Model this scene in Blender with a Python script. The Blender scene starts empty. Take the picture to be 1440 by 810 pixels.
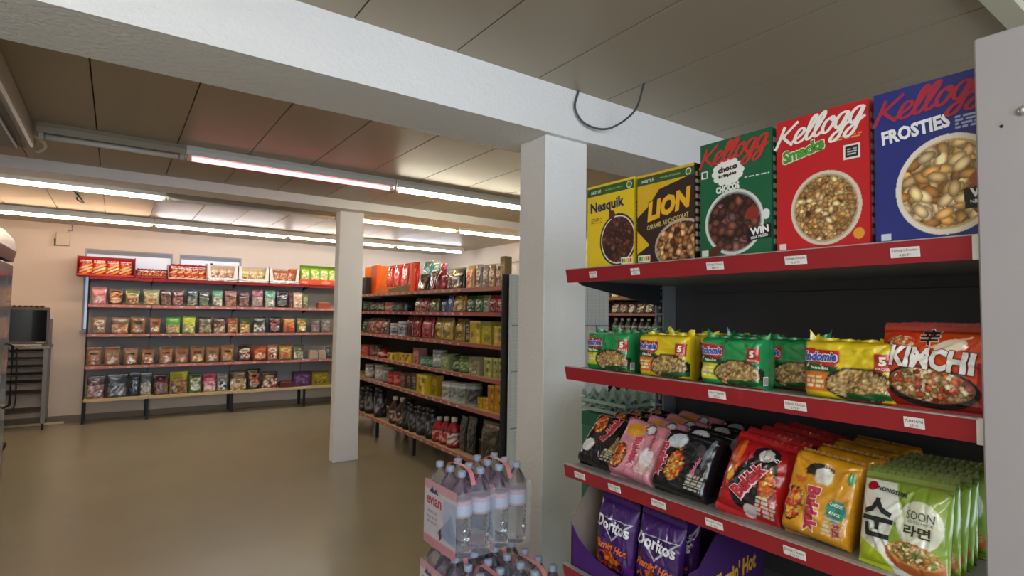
import bpy, bmesh, math, random
import numpy as np
from mathutils import Matrix, Vector

C = bpy.context.scene.collection
S = bpy.context.scene
# ------------------------------------------------------------------ camera
EYE = Vector((0.0, 0.0, 1.55))
cam = bpy.data.objects.new('camera', bpy.data.cameras.new('camera')); C.objects.link(cam)
cam.data.sensor_width = 36; cam.data.lens = 787.0 / 1440 * 36; cam.data.clip_start = 0.02
def _n(v): return v / np.linalg.norm(v)
ax = _n(np.array([1113.0, -54.0, -787.0])); ay = np.array([-555.0, -29.0, -787.0])
ay = _n(ay); ay = _n(ay - ax * (ax @ ay)); az = np.cross(ax, ay)
M = Matrix([list(ax), list(ay), list(az)]).to_4x4(); M.translation = EYE
cam.matrix_world = M
S.camera = cam
# ------------------------------------------------------------------ world, daylight, exposure
W = bpy.data.worlds.new('world'); S.world = W; W.use_nodes = True
bg = W.node_tree.nodes['Background']; bg.inputs[0].default_value = (0.72, 0.82, 1.0, 1); bg.inputs[1].default_value = 0.35
S.view_settings.view_transform = 'Standard'; S.view_settings.look = 'None'
S.view_settings.exposure = 1.25; S.view_settings.gamma = 1.0
def area(name, loc, rot, sx, sy, power, col):
    l = bpy.data.lights.new(name, 'AREA'); l.shape = 'RECTANGLE'; l.size = sx; l.size_y = sy; l.energy = power; l.color = col
    o = bpy.data.objects.new(name, l); C.objects.link(o); o.location = loc; o.rotation_euler = rot
    return o
area('daylight_shop_window', (0.6, -2.45, 1.85), (math.radians(90), 0, 0), 4.4, 1.5, 50, (0.72, 0.85, 1.0))
TUBE_POWER = 19.0

# ------------------------------------------------------------------ helpers
rnd = random.Random(5)
def lin(c):
    c = np.asarray(c, dtype=float)
    return np.where(c <= 0.04045, c / 12.92, ((c + 0.055) / 1.055) ** 2.4)
def hx(s): return np.array([int(s[i:i + 2], 16) / 255 for i in (0, 2, 4)])
def L3(s): return tuple(lin(hx(s))) + (1.0,)

MATS = {}
def mat(name, col, rough=0.5, metal=0.0, bump=0.0, bscale=60.0, vary=0.0, vscale=4.0, coat=0.0, spec=0.5, stretch=None):
    if name in MATS: return MATS[name]
    m = bpy.data.materials.new(name); m.use_nodes = True; nt = m.node_tree; b = nt.nodes['Principled BSDF']
    c = L3(col) if isinstance(col, str) else tuple(col) + (1,)
    b.inputs['Base Color'].default_value = c; b.inputs['Roughness'].default_value = rough; b.inputs['Metallic'].default_value = metal
    b.inputs['Coat Weight'].default_value = coat; b.inputs['Specular IOR Level'].default_value = spec
    tc = nt.nodes.new('ShaderNodeTexCoord'); src = tc.outputs['Object']
    if stretch:
        mp = nt.nodes.new('ShaderNodeMapping'); mp.inputs['Scale'].default_value = stretch; nt.links.new(src, mp.inputs[0]); src = mp.outputs[0]
    if vary > 0:
        n = nt.nodes.new('ShaderNodeTexNoise'); n.inputs['Scale'].default_value = vscale; n.inputs['Detail'].default_value = 5
        nt.links.new(src, n.inputs['Vector'])
        mx = nt.nodes.new('ShaderNodeMix'); mx.data_type = 'RGBA'
        mx.inputs[6].default_value = tuple(max(0, x * (1 - vary)) for x in c[:3]) + (1,)
        mx.inputs[7].default_value = tuple(min(1, x * (1 + vary)) for x in c[:3]) + (1,)
        nt.links.new(n.outputs['Fac'], mx.inputs[0]); nt.links.new(mx.outputs[2], b.inputs['Base Color'])
    if bump > 0:
        n = nt.nodes.new('ShaderNodeTexNoise'); n.inputs['Scale'].default_value = bscale; n.inputs['Detail'].default_value = 4
        nt.links.new(src, n.inputs['Vector'])
        bp = nt.nodes.new('ShaderNodeBump'); bp.inputs['Strength'].default_value = bump; bp.inputs['Distance'].default_value = 0.01
        nt.links.new(n.outputs['Fac'], bp.inputs['Height']); nt.links.new(bp.outputs[0], b.inputs['Normal'])
    MATS[name] = m; return m
def print_mat(name, rough, coat=0.0, bump=0.0, bscale=30, metal=0.0):
    m = mat(name, (0.5, 0.5, 0.5), rough, metal, bump, bscale, coat=coat)
    nt = m.node_tree; a = nt.nodes.new('ShaderNodeAttribute'); a.attribute_name = 'Col'
    nt.links.new(a.outputs['Color'], nt.nodes['Principled BSDF'].inputs['Base Color']); return m
CARD = print_mat('printed_card', 0.42)
FILM = print_mat('printed_film', 0.2, 0.6, 0.8, 16)
for n_ in FILM.node_tree.nodes:
    if n_.type == 'TEX_NOISE': n_.noise_type = 'RIDGED_MULTIFRACTAL'; n_.inputs['Detail'].default_value = 2
TINM = print_mat('printed_tin', 0.3)
PAPER = print_mat('printed_paper', 0.6)
def emit(name, col, power):
    if name in MATS: return MATS[name]
    m = bpy.data.materials.new(name); m.use_nodes = True; b = m.node_tree.nodes['Principled BSDF']
    b.inputs['Base Color'].default_value = (0.8, 0.8, 0.8, 1)
    b.inputs['Emission Color'].default_value = tuple(col) + (1,); b.inputs['Emission Strength'].default_value = power
    MATS[name] = m; return m

def mesh_np(name, V, F, mats, col=None, smooth=True, mi=None):
    """V (n,3), F list/array of faces, col (n,3) sRGB per vertex or one colour"""
    me = bpy.data.meshes.new(name)
    V = np.asarray(V, dtype=float)
    me.from_pydata(V.tolist(), [], F.tolist() if hasattr(F, 'tolist') else F)
    for m in (mats if isinstance(mats, (list, tuple)) else [mats]): me.materials.append(m)
    if mi is not None: me.polygons.foreach_set('material_index', mi)
    me.polygons.foreach_set('use_smooth', [smooth] * len(me.polygons))
    if col is not None:
        col = np.asarray(col, dtype=float)
        if col.ndim == 1: col = np.tile(col, (len(V), 1))
        a = me.color_attributes.new('Col', 'FLOAT_COLOR', 'POINT')
        out = np.ones((len(V), 4), dtype=np.float32); out[:, :3] = lin(np.clip(col, 0, 1)); a.data.foreach_set('color', out.ravel())
    me.update(); return me

class MB:
    """collects shapes (with an sRGB colour each) into one mesh"""
    def __init__(s): s.V = []; s.F = []; s.K = []; s.n = 0
    def add(s, V, F, col=(.8, .8, .8)):
        V = np.asarray(V, dtype=float).reshape(-1, 3); s.V.append(V)
        s.F += [tuple(int(i) + s.n for i in f) for f in F]; s.n += len(V)
        col = hx(col) if isinstance(col, str) else np.asarray(col, float)
        s.K.append(np.tile(col, (len(V), 1)) if col.ndim == 1 else col); return s
    def box(s, x0, x1, y0, y1, z0, z1, col=(.8, .8, .8), bev=0.0):
        if bev <= 0:
            V = [(x, y, z) for x in (x0, x1) for y in (y0, y1) for z in (z0, z1)]
            F = [(0, 1, 3, 2), (4, 6, 7, 5), (0, 4, 5, 1), (2, 3, 7, 6), (0, 2, 6, 4), (1, 5, 7, 3)]
            return s.add(V, F, col)
        bm = bmesh.new(); bmesh.ops.create_cube(bm, size=1)
        for v in bm.verts: v.co = ((x0 + x1) / 2 + v.co.x * (x1 - x0), (y0 + y1) / 2 + v.co.y * (y1 - y0), (z0 + z1) / 2 + v.co.z * (z1 - z0))
        bmesh.ops.bevel(bm, geom=bm.edges[:], offset=bev, segments=1, affect='EDGES')
        bm.verts.index_update(); V = [tuple(v.co) for v in bm.verts]; F = [[v.index for v in f.verts] for f in bm.faces]; bm.free()
        return s.add(V, F, col)
    def prism(s, pts, lo, hi, axis='y', col=(.8, .8, .8)):
        n = len(pts)
        def P(a, b, t): return {'y': (a, t, b), 'x': (t, a, b), 'z': (a, b, t)}[axis]
        V = [P(a, b, lo) for a, b in pts] + [P(a, b, hi) for a, b in pts]
        F = [tuple(range(n)), tuple(range(2 * n - 1, n - 1, -1))] + [(i, i + n, (i + 1) % n + n, (i + 1) % n) for i in range(n)]
        return s.add(V, F, col)
    def lathe(s, prof, seg=16, c=(0, 0, 0), col=(.8, .8, .8), cols=None):
        V = []; F = []; K = []
        for i, (r, z) in enumerate(prof):
            for k in range(seg):
                a = 2 * math.pi * k / seg; V.append((c[0] + r * math.cos(a), c[1] + r * math.sin(a), c[2] + z))
                K.append(hx(cols[i]) if cols else (hx(col) if isinstance(col, str) else col))
        for i in range(len(prof) - 1):
            for k in range(seg): F.append((i * seg + k, i * seg + (k + 1) % seg, (i + 1) * seg + (k + 1) % seg, (i + 1) * seg + k))
        F.append(tuple(range(seg - 1, -1, -1))); F.append(tuple((len(prof) - 1) * seg + k for k in range(seg)))
        return s.add(V, F, np.array(K))
    def tube(s, pts, r, seg=8, col=(.8, .8, .8)):
        P = [Vector(p) for p in pts]; V = []; F = []
        for i, p in enumerate(P):
            t = (P[min(i + 1, len(P) - 1)] - P[max(i - 1, 0)]).normalized()
            u = t.cross(Vector((0, 0, 1)));
            if u.length < 1e-3: u = t.cross(Vector((1, 0, 0)))
            u.normalize(); w = t.cross(u)
            for k in range(seg):
                a = 2 * math.pi * k / seg; V.append(tuple(p + (u * math.cos(a) + w * math.sin(a)) * r))
        n = len(P)
        for i in range(n - 1):
            for k in range(seg): F.append((i * seg + k, i * seg + (k + 1) % seg, (i + 1) * seg + (k + 1) % seg, (i + 1) * seg + k))
        F.append(tuple(range(seg))); F.append(tuple((n - 1) * seg + k for k in range(seg - 1, -1, -1)))
        return s.add(V, F, col)
    def mesh(s, name, m, smooth=False):
        return mesh_np(name, np.concatenate(s.V), s.F, m, np.concatenate(s.K), smooth)
    def build(s, name, m, parent=None, smooth=False):
        return obj(name, s.mesh(name, m, smooth), parent)

def obj(name, me, parent=None, loc=(0, 0, 0), rz=0.0, rot=None):
    o = bpy.data.objects.new(name, me); C.objects.link(o); o.location = loc
    o.rotation_euler = rot if rot else (0, 0, rz)
    if parent: o.parent = parent
    return o
def thing(name, label, cat, loc=(0, 0, 0), rz=0.0, group=None, rot=None):
    return tag(obj(name, None, None, loc, rz, rot), label, cat, group)
def tag(o, label, cat, group=None):
    o['label'] = label; o['category'] = cat
    if group: o['group'] = group
    return o
def struct(o): o['kind'] = 'structure'; return o
def copy_tree(o, loc=None, label=None, rot=None, group=None):
    def cp(a, par):
        c = a.copy(); C.objects.link(c); c.parent = par
        for ch in KIDS.get(a.name, []): KIDS.setdefault(c.name, []).append(cp(ch, c))
        return c
    KIDS.clear()
    for x in bpy.data.objects:
        if x.parent: KIDS.setdefault(x.parent.name, []).append(x)
    r = cp(o, None)
    if loc is not None: r.location = loc
    if rot is not None: r.rotation_euler = rot
    if label: r['label'] = label
    if group: r['group'] = group
    return r
KIDS = {}
ORD = ['first', 'second', 'third', 'fourth', 'fifth', 'sixth', 'seventh', 'eighth', 'ninth', 'tenth', 'eleventh', 'twelfth', 'thirteenth',
       'fourteenth', 'fifteenth', 'sixteenth', 'seventeenth', 'eighteenth', 'nineteenth', 'twentieth', 'twenty-first', 'twenty-second', 'twenty-third']

# ------------------------------------------------------------------ text as geometry
TC = {}
def glyphs(s, shear=0.0, off=0.0, spacing=1.0):
    k = (s, shear, off, spacing)
    if k in TC: return TC[k]
    cu = bpy.data.curves.new('t', 'FONT'); cu.body = s; cu.size = 1; cu.shear = shear; cu.offset = off; cu.resolution_u = 2
    cu.space_character = spacing; cu.align_x = 'CENTER'; cu.space_line = .95
    o = bpy.data.objects.new('t', cu); C.objects.link(o)
    me = o.evaluated_get(bpy.context.evaluated_depsgraph_get()).to_mesh()
    me.calc_loop_triangles()
    V = np.array([v.co[:2] for v in me.vertices]).reshape(-1, 2); T = np.array([t.vertices[:] for t in me.loop_triangles]).reshape(-1, 3)
    bpy.data.objects.remove(o); bpy.data.curves.remove(cu)
    TC[k] = (V, T); return TC[k]
def subdiv(V, T, tol):
    V = V.tolist(); T = [tuple(t) for t in T]
    for _ in range(4):
        out = []; mid = {}; hit = False
        def m(a, b):
            q = (min(a, b), max(a, b))
            if math.dist(V[a], V[b]) <= tol: return None
            if q not in mid: V.append([(V[a][0] + V[b][0]) / 2, (V[a][1] + V[b][1]) / 2]); mid[q] = len(V) - 1
            return mid[q]
        for a, b, c in T:
            x, y, z = m(a, b), m(b, c), m(c, a); n = sum(q is not None for q in (x, y, z))
            if n == 0: out.append((a, b, c)); continue
            hit = True
            if n == 3: out += [(a, x, z), (x, b, y), (z, y, c), (x, y, z)]
            else:
                r = [a] + ([x] if x is not None else []) + [b] + ([y] if y is not None else []) + [c] + ([z] if z is not None else [])
                k = 0 if n == 1 else 0
                # fan from a midpoint keeps the triangles in step with their neighbours
                st = next(i for i, q in enumerate(r) if q in (x, y, z) and q is not None)
                r = r[st:] + r[:st]
                for i in range(1, len(r) - 1): out.append((r[0], r[i], r[i + 1]))
        T = out
        if not hit: break
    return np.array(V), np.array(T)
def letter(mb, front, s, cx, cz, w, h, col, ang=0, shear=0.0, bold=0.0, out=None, outw=.05, lift=.0011, tol=.005, spacing=1.0):
    """writes s centred at (cx, cz) of a pack's front, fitted in w by h (metres)"""
    V0, T0 = glyphs(s, shear, bold, spacing)
    lo, hi = V0.min(0), V0.max(0); ctr = (lo + hi) / 2; sc = np.array([w, h]) / (hi - lo)
    a = math.radians(ang); R = np.array([[math.cos(a), math.sin(a)], [-math.sin(a), math.cos(a)]])
    def put(V, T, c, lf):
        P = ((V - ctr) * sc) @ R + np.array([cx, cz]); P, T = subdiv(P, T, tol)
        y = front(P[:, 0], P[:, 1]) - lf
        mb.add(np.stack([P[:, 0], y, P[:, 1]], 1), T, c)
    if out is not None:
        V1, T1 = glyphs(s, shear, bold + outw, spacing); put(V1, T1, out, lift * .4)
    put(V0, T0, col, lift)

SCRIPT = {'K': (.60, [[(.02, 0), (.10, .5), (.16, 1.0)], [(.62, 1.02), (.4, .78), (.14, .48)], [(.2, .52), (.36, .3), (.62, .0)]]),
          'e': (.40, [[(-.02, .14), (.16, .26), (.32, .42), (.30, .58), (.18, .62), (.08, .45), (.06, .2), (.16, .03), (.3, .03), (.42, .14)]]),
          'l': (.27, [[(0, .14), (.14, .45), (.26, .85), (.22, 1.0), (.12, .86), (.06, .45), (.07, .1), (.16, .01), (.28, .13)]]),
          'o': (.40, [[(.26, .62), (.1, .52), (.04, .25), (.12, .02), (.26, .08), (.36, .35), (.32, .58), (.24, .62), (.3, .48), (.46, .50)]]),
          'g': (.44, [[(.36, .56), (.22, .63), (.08, .5), (.04, .22), (.14, .03), (.26, .16), (.38, .6), (.34, .2), (.28, -.3), (.14, -.5), (.0, -.42), (.06, -.22), (.26, -.05), (.50, .16)]])}
def script_text(mb, front, s, cx, cz, w, h, col, ang=8, lift=.0006, pen=.040, shear=.30):
    """brush lettering drawn as flat ribbons"""
    total = sum(SCRIPT[c][0] for c in s); x = 0; a = math.radians(ang); lo, hi = -.5, 1.02
    for c in s:
        adv, strokes = SCRIPT[c]
        for st in strokes:
            P = [np.array(p, float) for p in st]; Q = [2 * P[0] - P[1]] + P + [2 * P[-1] - P[-2]]; pts = []
            for i in range(1, len(Q) - 2):
                for k in range(5):
                    t = k / 5; A, B, D, E = Q[i - 1:i + 3]; pts.append(.5 * (2 * B + (D - A) * t + (2 * A - 5 * B + 4 * D - E) * t * t + (3 * B - A - 3 * D + E) * t ** 3))
            pts.append(P[-1]); pts = np.array(pts); pts = np.stack([pts[:, 0] + x + shear * pts[:, 1], pts[:, 1]], 1)
            pts = (pts - [total / 2 + shear * .25, (lo + hi) / 2]) * [w / total, h / (hi - lo)]
            T = np.gradient(pts, axis=0); T /= np.linalg.norm(T, axis=1)[:, None] + 1e-9; N = np.stack([-T[:, 1], T[:, 0]], 1)
            wd = pen * h * (.8 + .5 * np.abs(T[:, 1]))[:, None]
            V = np.concatenate([pts + N * wd, pts - N * wd]); n = len(pts)
            V = np.stack([V[:, 0] * math.cos(a) - V[:, 1] * math.sin(a) + cx, V[:, 0] * math.sin(a) + V[:, 1] * math.cos(a) + cz], 1)
            y = front(V[:, 0], V[:, 1]) - lift - np.tile(np.arange(n) * 4e-6, 2) - mb.n * 1.5e-6
            mb.add(np.stack([V[:, 0], y, V[:, 1]], 1), [(i, i + n, i + 1 + n, i + 1) for i in range(n - 1)], col)
        x += adv

# ------------------------------------------------------------------ print canvas (flat artwork of a package)
class Cv:
    def __init__(s, w, h, n, bg, seed=0):
        s.w, s.h = w, h; s.nx = max(4, int(n)); s.ny = max(4, int(n * h / w))
        s.X, s.Z = np.meshgrid(np.linspace(-w / 2, w / 2, s.nx), np.linspace(0, h, s.ny))
        s.a = np.tile(hx(bg) if isinstance(bg, str) else np.array(bg), (s.ny, s.nx, 1)); s.r = np.random.RandomState(seed)
    def set(s, m, c): s.a[m] = hx(c) if isinstance(c, str) else c; return s
    def rect(s, x0, x1, z0, z1, c): return s.set((s.X >= x0) & (s.X <= x1) & (s.Z >= z0) & (s.Z <= z1), c)
    def em(s, cx, cz, rx, rz, ang=0):
        a = math.radians(ang); x = s.X - cx; z = s.Z - cz
        return ((x * math.cos(a) + z * math.sin(a)) / rx) ** 2 + ((-x * math.sin(a) + z * math.cos(a)) / rz) ** 2 < 1
    def ell(s, cx, cz, rx, rz, c, ang=0): return s.set(s.em(cx, cz, rx, rz, ang), c)
    def half(s, a, b, c, col, m2=None):
        m = a * s.X + b * s.Z > c
        return s.set(m if m2 is None else m & m2, col)
    def poly(s, pts, c):
        m = np.zeros_like(s.X, bool); n = len(pts)
        for i in range(n):
            (x0, z0), (x1, z1) = pts[i], pts[(i + 1) % n]
            if abs(z1 - z0) < 1e-9: continue
            m ^= ((s.Z > z0) != (s.Z > z1)) & (s.X < (x1 - x0) * (s.Z - z0) / (z1 - z0) + x0)
        return s.set(m, c)
    def pieces(s, m, cols, size, asp=1.0, dark='201008', gap=.5):
        """fills mask with a jumble of printed food pieces"""
        if not m.any(): return s
        xs = s.X[m]; zs = s.Z[m]; x0, x1, z0, z1 = xs.min(), xs.max(), zs.min(), zs.max()
        n = max(6, int((x1 - x0 + size) * (z1 - z0 + size) / (size * size * asp) * 2.6))
        px = s.r.uniform(x0 - size, x1 + size, n); pz = s.r.uniform(z0 - size, z1 + size, n); an = s.r.uniform(0, math.pi, n)
        pri = s.r.uniform(0, 1, n); C_ = np.array([hx(q) for q in cols])[s.r.randint(0, len(cols), n)]; C_ = C_ * s.r.uniform(.8, 1.2, (n, 1))
        best = np.full(xs.shape, -1.0); out = np.tile(hx(dark), (len(xs), 1))
        for i in range(n):
            dx = xs - px[i]; dz = zs - pz[i]; c, q = math.cos(an[i]), math.sin(an[i])
            u = (dx * c + dz * q) / (size * asp * .72); v = (-dx * q + dz * c) / (size * .72); d = u * u + v * v
            k = (d < 1) & (pri[i] > best)
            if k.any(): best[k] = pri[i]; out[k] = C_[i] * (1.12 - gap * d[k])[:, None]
        s.a[m] = np.clip(out, 0, 1); return s
    def noise(s, amt): s.a = np.clip(s.a * (1 + s.r.uniform(-amt, amt, s.X.shape)[..., None]), 0, 1); return s
    def lines(s, x0, x1, z0, z1, c, n):
        for i in range(n):
            z = z1 - (z1 - z0) * (i + .5) / n; t = (z1 - z0) / n * .28; x = x0
            while x < x1:
                l = s.r.uniform(.006, .02); s.rect(x, min(x + l, x1), z - t, z + t, c); x += l + .004
        return s
    def sample(s, x, z):
        i = np.clip(((x / s.w + .5) * (s.nx - 1)).round().astype(int), 0, s.nx - 1); j = np.clip((z / s.h * (s.ny - 1)).round().astype(int), 0, s.ny - 1)
        return s.a[j, i]

# ------------------------------------------------------------------ package shapes (height fields over the front, -y faces the aisle)
def spread(n, e):
    t = np.linspace(-1, 1, n)
    return (np.sign(t) * (1 - (1 - np.abs(t)) ** e) if e > 1 else t) * .5 + .5
class Pack:
    def __init__(s, kind, w, h, t, seed=0, wr=None):
        s.kind, s.w, s.h, s.t = kind, w, h, t; r = np.random.RandomState(seed)
        s.ph = r.uniform(0, 6.28, (5, 2)); s.fr = r.uniform(.6, 1.6, (5, 2)); s.wr = wr if wr is not None else .03 * t
        s.cr = [(r.uniform(.1, .9), r.uniform(.1, .95), r.uniform(0, 3.14), r.uniform(.15, .5), r.choice([-1, 1]) * r.uniform(.5, 1)) for _ in range(16)] if wr and wr >= .0035 else []
    def b(s, u, v):
        """half thickness"""
        e = np.clip(1 - np.abs(2 * u - 1) ** 2, 0, 1)
        if s.kind == 'pillow':
            q = np.clip((v - .055) / .89, 0, 1); d = np.clip(1 - np.abs(2 * u - 1) ** 4, 0, 1) ** .6 * np.clip(1 - np.abs(2 * q - 1) ** 2.6, 0, 1) ** .6
        elif s.kind == 'pouch':
            q = np.clip(v / .9, 0, 1); d = np.clip(1 - np.abs(2 * u - 1) ** 5, 0, 1) ** .6 * np.clip(1 - q ** 1.8, 0, 1) ** .8 * np.clip((v + .02) * 12, 0, 1) ** .4
        elif s.kind == 'bag':
            q = np.clip(v / .94, 0, 1); d = np.clip(1 - np.abs(2 * u - 1) ** 8, 0, 1) ** .5 * (1 - q ** 5) * (.96 + .04 * np.cos(v * 9)) * np.clip((v + .01) * 20, 0, 1) ** .4
        else:  # brick
            d = np.clip(1 - np.abs(2 * u - 1) ** 10, 0, 1) ** .35 * np.clip(1 - np.abs(2 * v - 1) ** 10, 0, 1) ** .35
        w = 0
        for (a, c), (f, g) in zip(s.ph, s.fr): w = w + np.sin(f * 11 * u + a + 2.2 * np.sin(g * 7 * v + c)) * np.sin(g * 8 * v + a * 2)
        edge = np.clip(d * 1.6, 0, 1)
        for (cu, cv_, an, ln, am) in s.cr:   # sharp creases of the film
            du = u - cu; dv = v - cv_; al = du * math.cos(an) + dv * math.sin(an); ac = -du * math.sin(an) + dv * math.cos(an)
            w = w + am * 2.6 * np.exp(-(ac / .022) ** 2) * np.exp(-(al / ln) ** 4)
        return s.t / 2 * d + s.wr * w * .3 * edge + .0006
    def front(s, x, z): return -s.b(np.clip(x / s.w + .5, 0, 1), np.clip(z / s.h, 0, 1))
    def mesh(s, cv, back, m, nu=None, nv=None, name='film'):
        e = 1.0 if s.kind in ('pillow',) else (1.5 if s.kind in ('pouch',) else 2.4)
        nu = nu or cv.nx; nv = nv or cv.ny; u = spread(nu, e); v = spread(nv, e if s.kind == 'brick' else 1.0)
        U, V = np.meshgrid(u, v); B = s.b(U, V); X = (U - .5) * s.w; Z = V * s.h
        wav = .0
        if False: wav = .0006 * np.sin(U * 60) * (np.clip(.06 - V, 0, 1) + np.clip(V - .94, 0, 1)) * 16
        Fv = np.stack([X, -B + wav, Z], -1).reshape(-1, 3)
        bi = np.unique(np.linspace(0, nu - 1, max(6, nu // 4)).round().astype(int)); bj = np.unique(np.linspace(0, nv - 1, max(6, nv // 4)).round().astype(int))
        idx = np.arange(nu * nv).reshape(nv, nu)
        F = np.stack([idx[:-1, :-1], idx[:-1, 1:], idx[1:, 1:], idx[1:, :-1]], -1).reshape(-1, 4)
        Bv = np.stack([X, B + wav, Z], -1).reshape(-1, 3); n = nu * nv
        if nu * nv > 1500:   # the back needs fewer cells
            sub = np.ix_(bj, bi); Bv = np.stack([X[sub], B[sub], Z[sub]], -1).reshape(-1, 3); id2 = np.arange(len(bi) * len(bj)).reshape(len(bj), len(bi)) + n
        else: id2 = idx + n
        F2 = np.stack([id2[:-1, :-1], id2[1:, :-1], id2[1:, 1:], id2[:-1, 1:]], -1).reshape(-1, 4)
        f = lambda I: np.concatenate([I[0, :], I[1:, -1], I[-1, -2::-1], I[-2:0:-1, 0]])
        faces = F.tolist() + F2.tolist()
        if nu * nv <= 1500:
            r1, r2 = f(idx), f(id2)
            faces += [[int(r1[i]), int(r2[i]), int(r2[(i + 1) % len(r1)]), int(r1[(i + 1) % len(r1)])] for i in range(len(r1))]
        K1 = cv.sample(Fv[:, 0], Fv[:, 2]); K2 = np.tile(hx(back), (len(Bv), 1))
        if s.kind in ('brick', 'bag', 'pouch'):
            k = np.abs(Fv[:, 1]) < s.t / 2 * .45; k &= np.abs(Fv[:, 0]) > s.w * .44; K1[k] = hx(back)
        return mesh_np(name, np.concatenate([Fv, Bv]), faces, m, np.concatenate([K1, K2]), True)
def flat(y): return lambda x, z: np.full_like(x, y)

def small_art(style, w, h, c1, c2, c3, seed, n=16):
    cv = Cv(w, h, n, c1, seed); A, B, D = hx(c1), hx(c2), hx(c3); r = cv.r
    if style == 'clear':
        cv.pieces(cv.Z < h * .58, [c2, c2, c3], h * .09, 1.3, c1, .45)
        cv.rect(-w / 2, w / 2, h * .58, h, c1); cv.rect(-w * .28, w * .28, h * .66, h * .76, A * .5 + D * .5); cv.rect(-w * .2, w * .15, h * .38, h * .5, A * .7 + B * .3)
    elif style == 'kraft':
        cv.rect(-w * .26, w * .26, h * .55, h * .68, c2); cv.pieces(cv.em(0, h * .26, w * .34, h * .2), [c3, c3, c1], h * .09, 1.2, c1, .4)
        cv.rect(-w / 2, w / 2, h * .9, h * .94, A * .8)
    elif style == 'dots':
        for i in range(4): cv.ell(r.uniform(-.3, .3) * w, h * (.18 + .2 * i), w * .16, w * .16, c2 if i % 2 else c3)
        cv.rect(-w / 2, w / 2, h * .9, h, D)
    elif style == 'hotdog':
        cv.rect(-w / 2, w / 2, h * .62, h, c1)
        for i in range(3): cv.set(np.abs(cv.Z - h * (.16 + .17 * i) - cv.X * .5) < h * .05, [c2, c3, c2][i])
        cv.lines(-w * .4, w * .4, h * .68, h * .86, 'f4e8e0', 2)
    else:
        cv.rect(-w / 2, w / 2, h * .84, h, A * .75); cv.ell(0, h * .64, w * .38, h * .13, c2, r.uniform(-20, 20)); cv.ell(0, h * .64, w * .26, h * .06, A)
        cv.pieces(cv.em(r.uniform(-.08, .08) * w, h * .3, w * .36, h * .2), [c2, c3, c3], h * .08, 1.4, c1, .4)
        cv.lines(-w * .35, w * .3, h * .45, h * .5, A * .5 + B * .5, 1)
    return cv.noise(.07)
# ------------------------------------------------------------------ structure
X0, X1, Y0, Y1, H = -1.9, 5.2, -2.6, 9.8, 2.70
PLASTER = mat('white_plaster', 'edeae6', .75, bump=.55, bscale=55, vary=.03, vscale=2)
WALLM = mat('wall_paint', 'e8ddd2', .7, bump=.15, bscale=40, vary=.03, vscale=1.5)
FLOORM = mat('epoxy_floor', '948d74', .27, vary=.10, vscale=1.3, coat=.12, bump=.05, bscale=3)
PANELM = mat('ceiling_laminate', 'ab9d86', .42, vary=.05, vscale=.9, bump=.05, bscale=2)
DARK = mat('dark_gap', '2a241c', .8)
TRIM = mat('cream_trim', 'd9d2b8', .5)
METAL = mat('grey_painted_metal', '8b8c90', .45, .2)
RACKG = mat('rack_back_grey', 'a3a3a4', .55, .0, vary=.04)
DGREY = mat('rack_dark_steel', '2b2d30', .5, .3)
CREAMB = mat('cream_shelf', 'd8c494', .5)
SHELFG = mat('shelf_grey', '9b9a96', .45, .1)
BLACK = mat('black_plastic', '0e0e10', .35)
WHITEP = mat('white_plastic', 'e6e6e2', .4)

fl = struct(MB().box(X0, X1, Y0, Y1, -.05, 0).build('floor', FLOORM))
cl = struct(MB().box(X0, X1, Y0, Y1, H + .022, H + .07).build('ceiling', DARK))
def panels(y0, y1, xs, pitch):
    me = None; x = xs
    while x > X0: x -= pitch
    while x < X1:
        a, b = max(x, X0) + .003, min(x + pitch, X1) - .003
        full = abs((b - a) - (pitch - .006)) < 1e-6
        if full and me is None: me = MB().box(0, pitch - .006, y0, y1, 0, .02, bev=.002).mesh('ceiling_panel', PANELM)
        if full: obj('ceiling_panel', me, cl, (a, 0, H))
        elif b - a > .02: MB().box(a, b, y0, y1, H, H + .02, bev=.002).build('ceiling_panel', PANELM, cl)
        x += pitch
panels(.635, 2.13, .72, .4575)
panels(2.49, 5.645, -.143, .451)
panels(5.935, Y1, -.143, .451)
MB().box(X0, X1, Y0, .54, H, H + .02).build('plaster_ceiling', TRIM, cl)
struct(MB().box(X0, X1, .545, .625, H - .03, H + .02, bev=.004).build('trim_1', TRIM))

# back wall with two windows behind the snack rack
def wall_holes(name, u0, u1, z0, z1, t0, t1, holes, axis, m):
    us = sorted({u0, u1, *[h[0] for h in holes], *[h[1] for h in holes]}); zs = sorted({z0, z1, *[h[2] for h in holes], *[h[3] for h in holes]})
    b = MB()
    for i in range(len(us) - 1):
        for j in range(len(zs) - 1):
            cu, cz = (us[i] + us[i + 1]) / 2, (zs[j] + zs[j + 1]) / 2
            if any(h[0] < cu < h[1] and h[2] < cz < h[3] for h in holes): continue
            if axis == 'y': b.box(us[i], us[i + 1], t0, t1, zs[j], zs[j + 1])
            else: b.box(t0, t1, us[i], us[i + 1], zs[j], zs[j + 1])
    return struct(b.build(name, m))
wins = [(-.375, .675, 1.24, 2.385), (.765, 1.62, 1.24, 2.385)]
wall_holes('wall_back', X0, X1, 0, H, Y1, Y1 + .12, wins, 'y', WALLM)
struct(MB().box(X1, X1 + .1, Y0, Y1, 0, H).build('wall_right', WALLM))
struct(MB().box(X0 - .1, X0, Y0, Y1, 0, H).build('wall_left', WALLM))
wall_holes('wall_front', X0, X1, 0, H, Y0 - .1, Y0, [(-1.6, 2.8, .35, 2.6)], 'y', WALLM)
FRAME = mat('window_frame', '9aa4b2', .4); PANE = emit('frosted_daylight_pane', (.55, .7, .95), .16); BLIND = mat('window_head_grey', '8b95a2', .5)
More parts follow.
